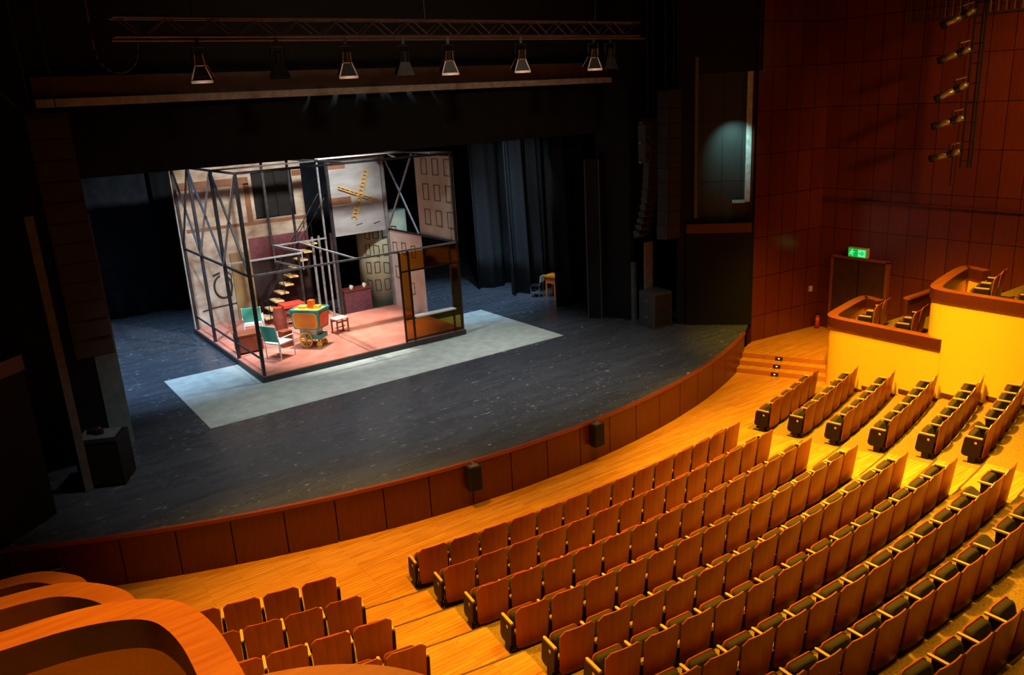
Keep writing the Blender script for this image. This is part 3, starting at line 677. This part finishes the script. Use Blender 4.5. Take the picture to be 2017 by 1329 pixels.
def outlines(mb, frame, items, w, h, t=.018):        # drawn window outlines on a wall: frame(u,z) gives the corner position
    for u, z, sk in items:
        c_ = [(u, z), (u+w, z+sk), (u+w, z+h+sk), (u, z+h)]
        for p, q in zip(c_, c_[1:]+c_[:1]): mb.beam(frame(*p), frame(*q), t, t)
rw = thing('painted_wall', 'pale facade wall with nine drawn windows, upper right of the set', 'wall panel', (13.55, 23.6, MZ), 0, None, True)
MB().box(13.56, 13.62, 22.45, 24.88, 4.22, 6.95).build('board', M['facade'], rw)
m = MB(); outlines(m, lambda u, z: (13.555, 24.5-u, z), [(.1+c*.75, 4.62+r_*.85, 0) for c in range(3) for r_ in range(3)], .36, .52); m.build('drawn_windows', M['ink'], rw)
ww = thing('painted_wall', 'white facade wall standing at the lower right side of the set', 'wall panel', (13.55, 26, PZ), 0, None, True)
MB().box(13.53, 13.585, 24.86, 27.2, PZ+.003, 4.18).build('board', M['whitewall'], ww)
m = MB(); outlines(m, lambda u, z: (13.525, 27.1-u, z), [(.1, 3.3, .02), (.8, 3.35, .0), (1.5, 3.3, .02), (.15, 2.4, .0), (1.2, 1.9, .03)], .3, .42); m.build('drawn_windows', M['ink'], ww)
gc = thing('painted_column', 'green-grey rounded wall with black window outlines behind the right of the set', 'column', (13.95, 28.75, ST), 0, None, True)
MB().cyl((13.95, 28.75, ST), (13.95, 28.75, 4.7), 1.0, n=48).build('shaft', M['greencol'], gc, True)
m = MB()
outlines(m, lambda u, z: (13.95+1.01*math.sin(-1.25+u), 28.75-1.01*math.cos(-1.25+u), z), [(.02+.36*c+.03*r_, 1.75+.68*r_, .04*((c+r_) % 3-1)) for c in range(4) for r_ in range(4)], .2, .42, .022)
m.build('drawn_windows', M['ink'], gc)

# stairs and landing
sr = thing('steep_staircase', 'steep steel staircase with pale wooden treads in the middle of the set', 'staircase', (9.9, 28.3, PZ), 0, None, True)
s0, s1 = Vector((8.75, 28.3, 1.35)), Vector((10.9, 28.3, 4.05))
for dy in (-.02,): MB().beam(s0+Vector((.1, .25, .03)), s1+Vector((.1, .25, -.1)), .06, .12).build('stringer', M['darkmetal'], sr)
for k in range(10):
    p = s0+(s1-s0)*(k+.5)/10
    MB().box(p.x-.16, p.x+.16, p.y-.35, p.y+.35, p.z, p.z+.05).build('tread', M['treadwood'], sr)
for dy in (-.36, .36):
    MB().tube([s0+Vector((0, dy, .8)), s1+Vector((0, dy, .8)), s1+Vector((.6, dy, 1.6))], .02).build('handrail', M['darkmetal'], sr)
    for k in (0, 3, 6, 9):
        p = s0+(s1-s0)*(k+.5)/10; MB().cyl(p+Vector((0, dy, 0)), p+Vector((0, dy, .8)), .014).build('baluster', M['darkmetal'], sr)
ld = thing('landing_rail', 'triangular pale guard rail of the small landing left of the stairs', 'railing', (9.5, 27, 3.5), 0, None, True)
MB().beam((9.06, 27.2, MZ), (9.30, 25.2, MZ), .07).build('rail', M['paletube'], ld); MB().beam((9.06, 27.2, 3.66), (9.3, 25.2, 3.66), .05).build('rail', M['paletube'], ld)
MB().beam((9.06, 27.2, MZ), (11.02, 27.2, MZ), .05).build('rail', M['paletube'], ld); MB().beam((6.75, 25.2, MZ-.05), (9.3, 25.2, MZ-.05), .05).build('rail', M['paletube'], ld)
for x, y in ((9.06, 27.2), (9.3, 25.2)): MB().cyl((x, y, 3.6), (x, y, MZ), .025).build('upright', M['paletube'], ld)

# amber screen at the front right
am = thing('amber_screen', 'amber glass screen with open window hole at front right of the set', 'screen', (12.5, 22.35, PZ), 0, None, True)
def bar(a, b, w=.05): return MB().beam(a, b, w).build('frame_bar', M['darkmetal'], am)
yS = 22.36
for x, w in ((11.36, .055), (11.68, .055), (13.2, .05)): bar((x, yS, PZ), (x, yS, MZ-.03), w)
bar((11.36, yS, 3.55), (13.5, yS, 3.55)); bar((11.36, yS, 2.0), (13.5, yS, 2.0)); bar((11.36, yS, PZ+.05), (13.5, yS, PZ+.05))
MB().box(11.7, 13.2, 22.2, 22.5, 2.03, 2.07).build('sill', M['white'], am)
for k, (x0, x1, z0, z1) in enumerate(((11.39, 11.66, PZ+.08, 4.15), (11.71, 13.18, 3.58, 4.15), (13.22, 13.48, PZ+.08, 4.15), (11.71, 13.18, PZ+.08, 1.97))):
    MB().box(x0, x1, yS-.006, yS+.006, z0, z1).build('glass_pane', M['amber'], am)

# ------------------------------------------------------------------ furniture on the set
def armchair(loc, rz, label):
    t = thing('canvas_armchair', label, 'chair', loc, rz, 'canvas armchairs')
    for sx in (-1, 1):
        MB().tube([(sx*.27, .27, 0), (sx*.27, .27, .62), (sx*.27, -.22, .62), (sx*.27, -.30, .62)], .017).build('frame_side', M['white'], t)
        MB().tube([(sx*.25, -.24, 0), (sx*.25, -.24, .42), (sx*.25, -.34, .98)], .017).build('leg', M['white'], t)
    MB().tube([(-.27, .27, .42), (.27, .27, .42)], .014).tube([(-.25, -.24, .40), (.25, -.24, .40)], .014).build('stretcher', M['white'], t)
    bevel(MB().box(-.26, .26, -.24, .28, .42, .46).build('seat', M['white'], t), .012)
    mx = Matrix.Translation((0, -.255, .52)) @ Matrix.Rotation(R(100), 4, 'X')
    MB().slab([(-.25, 0), (.25, 0), (.25, .46), (-.25, .46)], mx, .02).build('backrest', M['teal'], t)
    return t
armchair((7.72, 23.9, PZ), R(-62), 'teal-backed white tube armchair nearest the front left corner of the set').scale = (1.18, 1.18, 1.12)
armchair((7.95, 27.0, PZ), R(-20), 'teal-backed armchair standing farther back behind the red-brown chest').scale = (1.18, 1.18, 1.12)
ch = thing('wooden_chest', 'low red-brown wooden chest between the left frame posts', 'chest', (7.2, 25.3, PZ), 0)
bevel(MB().box(-.38, .38, -.3, .3, .06, .6).build('body', M['brownwood'], ch)); bevel(MB().box(-.42, .42, -.34, .34, .6, .64).build('lid', M['brownwood'], ch)); MB().box(-.3, .3, -.25, .25, 0, .06).build('plinth', M['ink'], ch)
rt = thing('red_table', 'red box-like table standing behind the stairs', 'table', (9.46, 27.3, PZ), 0)
bevel(MB().box(-.40, .40, -.3, .3, .72, .84).build('tabletop', M['red'], rt))
for sx in (-.36, .36):
    for sy in (-.24, .24): MB().box(sx-.03, sx+.03, sy-.03, sy+.03, 0, .72).build('leg', M['darkred'], rt)
ba = thing('red_barrel', 'tall dark red barrel leaning next to the stair foot', 'barrel', (8.82, 26.9, PZ), 0)
MB().grid([[(r_*math.cos(a*PI/10), r_*math.sin(a*PI/10), z) for a in range(20)] for z, r_ in ((0, .15), (.2, .19), (.42, .21), (.65, .19), (.85, .15))], close=True).build('staves', M['darkred'], ba, True)
MB().cyl((0, 0, .84), (0, 0, .86), .145, n=20).build('lid', M['red'], ba)
bx = thing('brown_crate', 'plain red-brown crate just left of the snack cart', 'crate', (8.3, 24.95, PZ), R(10))
bevel(MB().box(-.17, .17, -.17, .17, 0, .5).build('body', M['brownwood'], bx)); MB().box(-.18, .18, -.18, .18, .5, .53).build('lid', M['brownwood'], bx)
# stool
so = thing('side_table', 'small dark wooden side table with pale top right of the cart', 'table', (10.3, 25.15, PZ), R(12))
bevel(MB().box(-.26, .26, -.2, .2, .5, .54).build('tabletop', M['white'], so), .008)
for sx in (-.22, .22):
    for sy in (-.16, .16): MB().box(sx-.022, sx+.022, sy-.022, sy+.022, 0, .5).build('leg', M['brownwood'], so)
MB().box(-.22, .22, -.165, -.15, .38, .44).box(-.22, .22, .15, .165, .38, .44).box(-.2, .2, -.012, .012, .18, .21).build('stretcher', M['brownwood'], so)
# cart
ca = thing('snack_cart', 'teal and orange street vendor cart on yellow wheels', 'cart', (9.0, 24.35, PZ), R(-52))
ca.scale = (.9, .9, 1.0)
W_, D_ = .56, .40; zb, zt = .62, 1.22
def trap(x0, x1, y0, y1, X0, X1, Y0, Y1, z0, z1):
    return MB().add([(x0, y0, z0), (x1, y0, z0), (x1, y1, z0), (x0, y1, z0), (X0, Y0, z1), (X1, Y0, z1), (X1, Y1, z1), (X0, Y1, z1)], [(3, 2, 1, 0), (4, 5, 6, 7), (0, 1, 5, 4), (1, 2, 6, 5), (2, 3, 7, 6), (3, 0, 4, 7)])
trap(-W_+.07, W_-.07, -D_+.05, D_-.05, -W_, W_, -D_, D_, zb, zt).build('body', M['tealpaint'], ca)
def rrect(w, h, r, n=4):
    pts = []
    for cx_, cy_, s in ((w/2-r, h/2-r, 0), (-w/2+r, h/2-r, 1), (-w/2+r, -h/2+r, 2), (w/2-r, -h/2+r, 3)):
        for k in range(n+1):
            a = PI/2*(s+k/n); pts.append((cx_+r*math.cos(a), cy_+r*math.sin(a)))
    return pts
tiltx = math.atan2(.05, zt-zb); tilty = math.atan2(.07, zt-zb)
mx = Matrix.Translation((0, -D_+.025-.002, (zb+zt)/2)) @ Matrix.Rotation(PI/2-0+tiltx, 4, 'X')
MB().slab(rrect(.88, .46, .12), mx, .012).build('front_panel', M['orange'], ca)
MB().slab(rrect(.96, .53, .14), mx, .006).build('panel_border', M['yellow'], ca)
mx = Matrix.Translation((W_-.035+.002, 0, (zb+zt)/2)) @ Matrix.Rotation(PI/2, 4, 'Z') @ Matrix.Rotation(PI/2+tilty, 4, 'X')
MB().slab(rrect(.60, .46, .12), mx, .012).build('side_panel', M['orangered'], ca)
for y in (-D_, D_): MB().beam((-W_-.02, y, zt+.02), (W_+.02, y, zt+.02), .06).build('rim', M['tealpaint'], ca)
for x in (-W_, W_): MB().beam((x, -D_-.02, zt+.02), (x, D_+.02, zt+.02), .06).build('rim', M['tealpaint'], ca)
MB().box(-W_+.03, W_-.03, -D_+.03, D_-.03, zt, zt+.02).build('counter', M['yellow'], ca)
MB().box(-.05, .15, -.02, .2, zt+.02, zt+.28).build('ice_box', M['orangered'], ca)
MB().box(-.40, -.10, -.1, .12, zt+.02, zt+.10).box(.2, .42, -.05, .15, zt+.02, zt+.12).build('goods', M['yellow'], ca)
bevel(MB().box(-.36, .3, -.24, .24, .30, zb).build('lower_body', M['white'], ca)); MB().box(-.1, .46, -.27, .27, .28, .42).build('drawer_box', M['tealpaint'], ca)
def wheel(x, y, r, nm):
    wv = MB(); n = 24; rows = []
    for a_, rr_ in ((-.02, r-.045), (-.02, r), (.02, r), (.02, r-.045)):
        rows.append([(x+rr_*math.cos(k*2*PI/n), y+a_, r+rr_*math.sin(k*2*PI/n)) for k in range(n)])
    rows.append(rows[0]); wv.grid(rows, close=True)
    for k in range(8): wv.beam((x, y, r), (x+(r-.03)*math.cos(k*PI/4), y, r+(r-.03)*math.sin(k*PI/4)), .022)
    wv.cyl((x, y-.035, r), (x, y+.035, r), .045)
    return wv.build(nm, M['yellow'], ca)
wheel(-.1, -.30, .26, 'wheel'); wheel(-.1, .30, .26, 'wheel'); wheel(.36, -.2, .10, 'small_wheel'); wheel(.36, .2, .10, 'small_wheel')
MB().cyl((-.1, -.3, .26), (-.1, .3, .26), .02).build('axle', M['darkmetal'], ca)
MB().box(.33, .39, -.03, .03, .1, .3).box(.33, .39, -.22, .22, .09, .12).build('fork', M['yellow'], ca)
# behind the back opening
ct = thing('maroon_counter', 'low maroon counter behind the rear opening of the set', 'counter', (12.2, 28.1, ST), 0, None, True)
MB().box(11.75, 12.85, 27.9, 28.4, ST, 1.95).build('body', M['maroon'], ct); MB().box(11.72, 12.88, 27.86, 28.44, 1.95, 2.0).build('top', M['darkred'], ct)
for k, (x, c_) in enumerate(((12.08, 'white'), (12.62, 'white'))):
    q = thing('white_jug', ['small white jug toward the left end of the maroon counter', 'small white jug toward the right end of the maroon counter'][k], 'jug', (x, 28.0, 2.0), 0, 'jugs on the counter')
    MB().grid([[(r_*math.cos(a*PI/6), r_*math.sin(a*PI/6), z) for a in range(12)] for z, r_ in ((0, .05), (.05, .075), (.12, .06), (.17, .05))], close=True).cyl((0, 0, 0), (0, 0, .004), .05).build('body', M[c_], q, True)
    MB().tube([(.055, 0, .14), (.10, 0, .12), (.07, 0, .05)], .01).build('handle', M[c_], q)
def cafe_chair(loc, rz, label, m, seatm, backm, cat='chair'):
    t = thing('bentwood_chair', label, cat, loc, rz, 'small cafe chairs')
    for sx in (-.19, .19):
        MB().cyl((sx, .18, 0), (sx, .18, .44), .018).build('leg', M[m], t); MB().tube([(sx, -.18, 0), (sx, -.18, .44), (sx*.9, -.25, .86)], .018).build('leg', M[m], t)
    bevel(MB().box(-.22, .22, -.21, .22, .44, .475).build('seat', M[seatm], t)); 
    MB().box(-.19, .19, -.26, -.235, .62, .86).build('backrest', M[backm], t)
    MB().cyl((-.19, .18, .2), (.19, .18, .2), .012).cyl((-.19, -.18, .2), (-.19, .18, .2), .012).cyl((.19, -.18, .2), (.19, .18, .2), .012).build('stretcher', M[m], t)
    return t
cafe_chair((12.5, 29.0, ST), R(20), 'pale wooden chair behind the maroon counter at the rear of the set', 'gold', 'gold', 'gold')
cafe_chair((18.55, 24.85, ST), R(28), 'small grey chair with pale backrest beside the right stage curtain', 'paletube', 'darkmetal', 'white')
ot = thing('orange_stool_table', 'small square orange table next to the grey chair by the right curtain', 'table', (19.0, 24.35, ST), R(15))
bevel(MB().box(-.27, .27, -.27, .27, .80, .88).build('tabletop', M['orange'], ot))
MB().box(-.22, .22, -.22, .22, .56, .80).build('apron', M['orange'], ot)
for sx in (-.2, .2):
    for sy in (-.2, .2): MB().box(sx-.025, sx+.025, sy-.025, sy+.025, 0, .8).build('leg', M['orange'], ot)

# ------------------------------------------------------------------ loudspeakers
def array_(x, y, label, wd, m, z1, n, step, curve, dep=.22):
    t = thing('line_array', label, 'loudspeaker', (x, y, z1), 0)
    z = 0; yy = 0; a = 0
    for k in range(n):
        a = curve*(k/n)**2
        mx = Matrix.Translation((0, yy, z)) @ Matrix.Rotation(-a, 4, 'X')
        c_ = MB().box(-wd/2, wd/2, -dep, dep, -step+.012, 0, 0, mx).build('cabinet', M[m], t)
        MB().box(-wd/2+.04, wd/2-.04, -dep-.012, -dep, -step+.03, -.02, 0, mx).build('grille', M['speaker'], c_)
        z -= step*math.cos(a); yy += step*math.sin(a)
    MB().box(-wd/2-.02, wd/2+.02, -.25, .2, .0, .09).build('fly_bar', M['darkmetal'], t)
    for s in (-1, 1): MB().cyl((s*wd*.3, 0, .09), (s*wd*.3, 0, 13-z1), .012).build('cable', M['cable'], t)
    return t
array_(18.72, 18.7, 'curved hanging grey line array loudspeaker on the right of the stage', .42, 'speakergrey', 7.7, 16, .238, R(34), .13)
array_(18.25, 17.45, 'wide black hanging loudspeaker column right of the curved line array', .56, 'speaker', 8.5, 10, .435, R(4))
array_(2.05, 18.6, 'wide dark hanging loudspeaker column left of the stage', .75, 'redspeaker', 8.7, 12, .41, R(6))
mo = thing('rigged_amplifier', 'small grey amplifier box hung at the left side of the curved array', 'amplifier', (18.36, 18.62, 6.45), 0)
MB().box(-.13, .13, -.15, .15, 0, 1.15).build('case', M['speakergrey'], mo)
for z in (.15, .55, .85): MB().box(-.05, .05, -.165, -.15, z, z+.14).build('socket', M['black'], mo)
MB().box(.12, .2, -.03, .03, .5, .56).build('hanger', M['darkmetal'], mo)
for z in (.0, .6, 1.2): MB().box(-.2, -.13, -.05, .05, z-.03, z+.03).build('bracket', M['chrome'], mo)
def floor_speaker(P, label, m, hh=1.2):
    (x0, y0), (x1, y1) = P
    d = Vector((x1-x0, y1-y0)); L_ = d.length; t = thing('floor_speaker', label, 'loudspeaker', (x0, y0, ST), math.atan2(d.y, d.x), None)
    bevel(MB().box(0, L_, 0, .8, 0, hh).build('cabinet', M[m], t), .02)
    MB().box(.06, L_-.06, -.015, 0, .08, hh-.08).build('grille', M['speaker'], t)
    for z in (.3, .85): MB().box(-.012, 0, .3, .5, z, z+.1).build('handle', M['greystrip'], t)
    return t
floor_speaker(((1.22, 18.24), (2.03, 17.83)), 'tall black subwoofer cabinet on the floor left of the stage', 'black', 1.05)
floor_speaker(((18.3, 18.2), (19.05, 18.1)), 'dark grey floor loudspeaker beneath the curved array at right', 'speakergrey')
kl = thing('stage_lantern', 'small metal lantern on a grey board atop the left subwoofer', 'lantern', (1.8, 18.45, ST+1.05), R(-25))
MB().box(-.38, .38, -.3, .3, 0, .02).build('board', M['greystrip'], kl); MB().cyl((0, 0, .02), (0, 0, .12), .1).build('body', M['darkmetal'], kl); MB().cyl((-.02, -.02, .12), (.05, -.05, .17), .05, .03).build('cap', M['copper'], kl); MB().box(-.25, -.1, .0, .2, .02, .1).build('battery', M['darkmetal'], kl)
tag(MB().box(18.72, 19.08, 19.0, 19.06, ST, 3.8).build('upright_board', M['greyboard'], loc=(18.9, 19, ST)), 'narrow pinkish-grey upright board behind the right floor loudspeaker', 'board')
def monitor(x, label):
    a = math.asin((x-GC[0])/GR); px_, py_ = gp(a, GR+.03)
    t = thing('front_fill_speaker', label, 'loudspeaker', (px_, py_, .42), a, 'speakers on the stage front')
    bevel(MB().box(-.15, .15, -.22, -.03, 0, .58).build('cabinet', M['speaker'], t)); MB().box(-.13, .13, -.228, -.22, .03, .55).build('grille', M['black'], t)
    MB().box(-.03, .03, -.12, .06, .60, .64).box(-.03, .03, -.12, -.08, .55, .62).box(-.10, .10, -.2, -.05, .58, .585).build('bracket', M['chrome'], t)
monitor(8.26, 'small black speaker hung on the mahogany stage front, left of two')
monitor(11.74, 'small black speaker hung on the mahogany stage front, right of two')
su = thing('stage_stairs', 'small black steps with pale edges at the left end of the stage front', 'steps', (.2, 15.7, .1), 0, None, True)
for k in range(3):
    MB().box(-.55, .45, 14.9+.25*k, 15.15+.25*k, 0, .28*(k+1)).build('step', M['black'], su); MB().box(-.55, .45, 14.89+.25*k, 14.92+.25*k, .28*(k+1), .28*(k+1)+.015).build('nosing', M['greystrip'], su)

# ------------------------------------------------------------------ truss and lanterns above
TY, TB = 16.2, 9.97
tx = thing('lighting_truss', 'long metal lighting truss hanging above the front of the stage', 'truss', (9, TY, TB), 0, None, True)
for y, z in ((TY-.15, TB), (TY+.15, TB), (TY-.15, TB+.32), (TY+.15, TB+.32)): MB().cyl((3.1, y, z), (15.7, y, z), .025, n=8).build('chord', M['truss'], tx)
for y in (TY-.15, TY+.15):
    b = MB(); n = 30
    for k in range(n):
        xa = 3.2+12.4*k/n; xb = 3.2+12.4*(k+1)/n; b.cyl((xa, y, TB if k % 2 else TB+.32), (xb, y, TB+.32 if k % 2 else TB), .012, n=6)
    b.build('lattice', M['truss'], tx)
for x in (4.5, 9.4, 14.3): MB().cyl((x, TY, TB+.3), (x, TY, 13.5), .015, n=6).build('hanging_cable', M['cable'], tx)
MB().cyl((3.0, TY-.3, TB-.08), (15.7, TY-.3, TB-.08), .028, n=8).build('lamp_bar', M['truss'], tx)
def par(x, label, lit=True):
    t = thing('stage_lantern', label, 'spotlight', (x, TY-.3, TB-.08), R(-20), 'lanterns on the truss')
    MB().box(-.03, .03, -.03, .03, -.1, .04).build('clamp', M['darkmetal'], t)
    MB().tube([(-.13, 0, -.35), (-.13, 0, -.12), (.13, 0, -.12), (.13, 0, -.35)], .012, 6).build('yoke', M['darkmetal'], t)
    mx = Matrix.Translation((0, 0, -.3)) @ Matrix.Rotation(R(14), 4, 'X')
    q = lambda v: tuple(mx @ Vector(v))
    MB().cyl(q((0, 0, .08)), q((0, 0, -.13)), .085, .10, 16).build('body', M['darkmetal'], t)
    for s in (-1, 1): MB().cyl(q((s*.07, -.085, .08)), q((s*.085, -.10, -.13)), .018).build('sheen_bar', M['copper'] if lit else M['darkmetal'], t)  # copper bars standing in for reflections on the lantern body
    MB().cyl(q((0, 0, -.131)), q((0, 0, -.135)), .09, n=16).build('lens', M['bulb'] if lit else M['black'], t)
    b = MB(); T = [(-.09, -.09), (.09, -.09), (.09, .09), (-.09, .09)]; B = [(-.19, -.17), (.19, -.17), (.19, .17), (-.19, .17)]
    dm = M['darkmetal']
    for k in range(4):
        k2 = (k+1) % 4; b = MB()
        a_, c_ = Vector((*T[k], -.14)), Vector((*T[k2], -.14)); d_, e_ = Vector((*B[k], -.40)), Vector((*B[k2], -.40))
        nrm = (c_-a_).cross(d_-a_).normalized()*.006
        vs = [mx @ (p+s*nrm) for s in (-1, 1) for p in (a_, c_, e_, d_)]
        b.add(vs, [(0, 1, 2, 3), (7, 6, 5, 4), (0, 4, 5, 1), (1, 5, 6, 2), (2, 6, 7, 3), (3, 7, 4, 0)]); b.build('barn_door', dm, t)
    if lit:
        for k in range(4):
            MB().beam(mx @ Vector((*T[k], -.14)), mx @ Vector((*B[k], -.40)), .022).build('door_edge', M['litlip'], t)
        MB().beam(mx @ Vector((*B[0], -.40)), mx @ Vector((*B[1], -.40)), .05).build('door_lip', M['litlip'], t)
        pl_ = bpy.data.lights.new('lantern_lamp', 'SPOT'); pl_.energy = 900; pl_.color = (.97, .98, 1); pl_.spot_size = R(74); pl_.spot_blend = 1; pl_.shadow_soft_size = .08
        po_ = bpy.data.objects.new('lantern_lamp', pl_); col.objects.link(po_); po_.location = (0, 0, -.72); po_.rotation_euler = (R(13), 0, 0); po_.parent = t
        gl_ = bpy.data.lights.new('lip_fill', 'POINT'); gl_.energy = 1.2; gl_.color = (1, .72, .55); gl_.shadow_soft_size = .03  # added point light outside the doors, brightens lip and edges
        go_ = bpy.data.objects.new('lip_fill', gl_); col.objects.link(go_); go_.location = mx @ Vector((0, -.34, -.5)); go_.parent = t
    return t
LXs = [4.42, 7.33, 9.75, 11.72, 13.95]
for x, n in zip(LXs, ('leftmost of the five bright lanterns on the truss', 'second bright lantern from the left on the truss', 'middle one of the five bright lanterns on the truss', 'fourth bright lantern from the left on the truss', 'rightmost of the five bright lanterns on the truss')):
    par(x, 'flared spotlight with copper reflection bars, '+n)
for x, n in ((5.9, 'unlit black lantern between the two leftmost bright lanterns'), (8.65, 'unlit black lantern between second and third bright lanterns'), (14.5, 'unlit black lantern at the right end of the truss')): par(x, n, False)
def cable(name, pts, r, label):
    tag(MB().tube([tuple(Vector(p)-Vector(pts[0])) for p in pts], r, 6).build(name, M['cable'], smooth=True, loc=None), label, 'cable').location = pts[0]
loop = [(2.75, TY, 11.5), (2.75, TY, 10.2)]+[(2.75+.35*(1-math.cos(k*PI/8)), TY, 9.75-.38*math.sin(k*PI/8)) for k in range(9)]+[(3.5, TY, 9.95)]
cable('power_cable', loop, .018, 'dark power cable looping down at the left end of the truss')
cable('power_cable', [(.75, 18.5, 12), (.85, 18.5, 10.2), (1.05, 18.5, 9.6), (1.75, 18.5, 8.75)], .018, 'thin cable running down to the left hanging loudspeaker')

# spotlights on the pipe by the right wall
pp = thing('lamp_pipe', 'vertical black pipe with ladder rungs hung in front of the right wall', 'pipe', (22.9, 11.1, 6.1), 0, None, True)
for dx, dy in ((0, 0), (.0, -.28), (.12, -.14)): MB().cyl((22.9+dx, 11.1+dy, 6.1), (22.9+dx, 11.1+dy, 12.5), .028, n=8).build('tube', M['darkmetal'], pp)
for k in range(12): MB().cyl((22.9, 11.1, 6.3+k*.5), (22.9, 10.82, 6.3+k*.5), .015, n=6).build('rung', M['darkmetal'], pp)
MB().cyl((22.85, 11.3, 5.6), (22.85, 11.3, 6.5), .02).build('dropper', M['darkmetal'], pp)
def ellip(z, el, az, label, lens):
    t = thing('profile_spotlight', label, 'spotlight', (22.78, 11.28, z), 0, 'spotlights on the right pipe')
    mx = Matrix.Rotation(az, 4, 'Z') @ Matrix.Rotation(-el, 4, 'X')     # local +y is the beam
    q = lambda y, zz=0, x=0: tuple(mx @ Vector((x, y, zz)))
    MB().cyl(q(.10), q(.50), .085, n=18).build('barrel', M['spotbody'], t, True)
    MB().cyl(q(.50), q(.62), .10, n=18).build('hood', M['black'], t, True)
    MB().cyl(q(.615), q(.625), .08, n=18).build('lens', M['lens'] if lens else M['black'], t)
    MB().cyl(q(-.02), q(.10), .10, .10, n=14).build('gate', M['darkmetal'], t); MB().cyl(q(-.22), q(-.02), .07, .10, n=14).build('lamp_house', M['spotbody'], t, True)
    MB().cyl(q(-.26), q(-.22), .05, .07, n=14).build('end_cap', M['darkmetal'], t)
    MB().tube([q(.04, 0, -.11), q(.0, .24, -.11), q(.0, .24, .11), q(.04, 0, .11)], .014, 6).build('yoke', M['darkmetal'], t)
    MB().cyl(q(0, .24), (.1, -.12, .28), .025).build('clamp', M['chrome'], t)
for z, el, az, n, ln in ((10.05, R(24), R(20), 'uppermost', False), (9.12, R(18), R(5), 'second from the top', True), (8.2, R(26), R(20), 'middle', False), (7.38, R(16), R(5), 'fourth from the top', True), (6.5, R(16), R(0), 'lowest', False)):
    ellip(z, el, az, f'brass-grey profile spotlight on the right pipe, {n} of the five', ln)
gr = thing('wire_guard', 'wire mesh guard fixed high on the right wall behind the spotlights', 'grille', (23.9, 12.3, 10.1), 0, None, True)
b = MB()
for k in range(18): b.cyl((23.88, 13.4-k*.2, 10.1), (23.88, 13.4-k*.2, 12.2), .01, n=5)
for k in range(11): b.cyl((23.88, 10.0, 10.1+k*.2), (23.88, 13.4, 10.1+k*.2), .01, n=5)
b.build('mesh', M['truss'], gr); MB().beam((23.87, 9.95, 10.08), (23.87, 13.45, 10.08), .03).beam((23.87, 13.43, 10.08), (23.87, 13.43, 12.2), .03).build('rim', M['truss'], gr)

for o in bpy.data.objects:
    if '_world' in o: del o['_world']
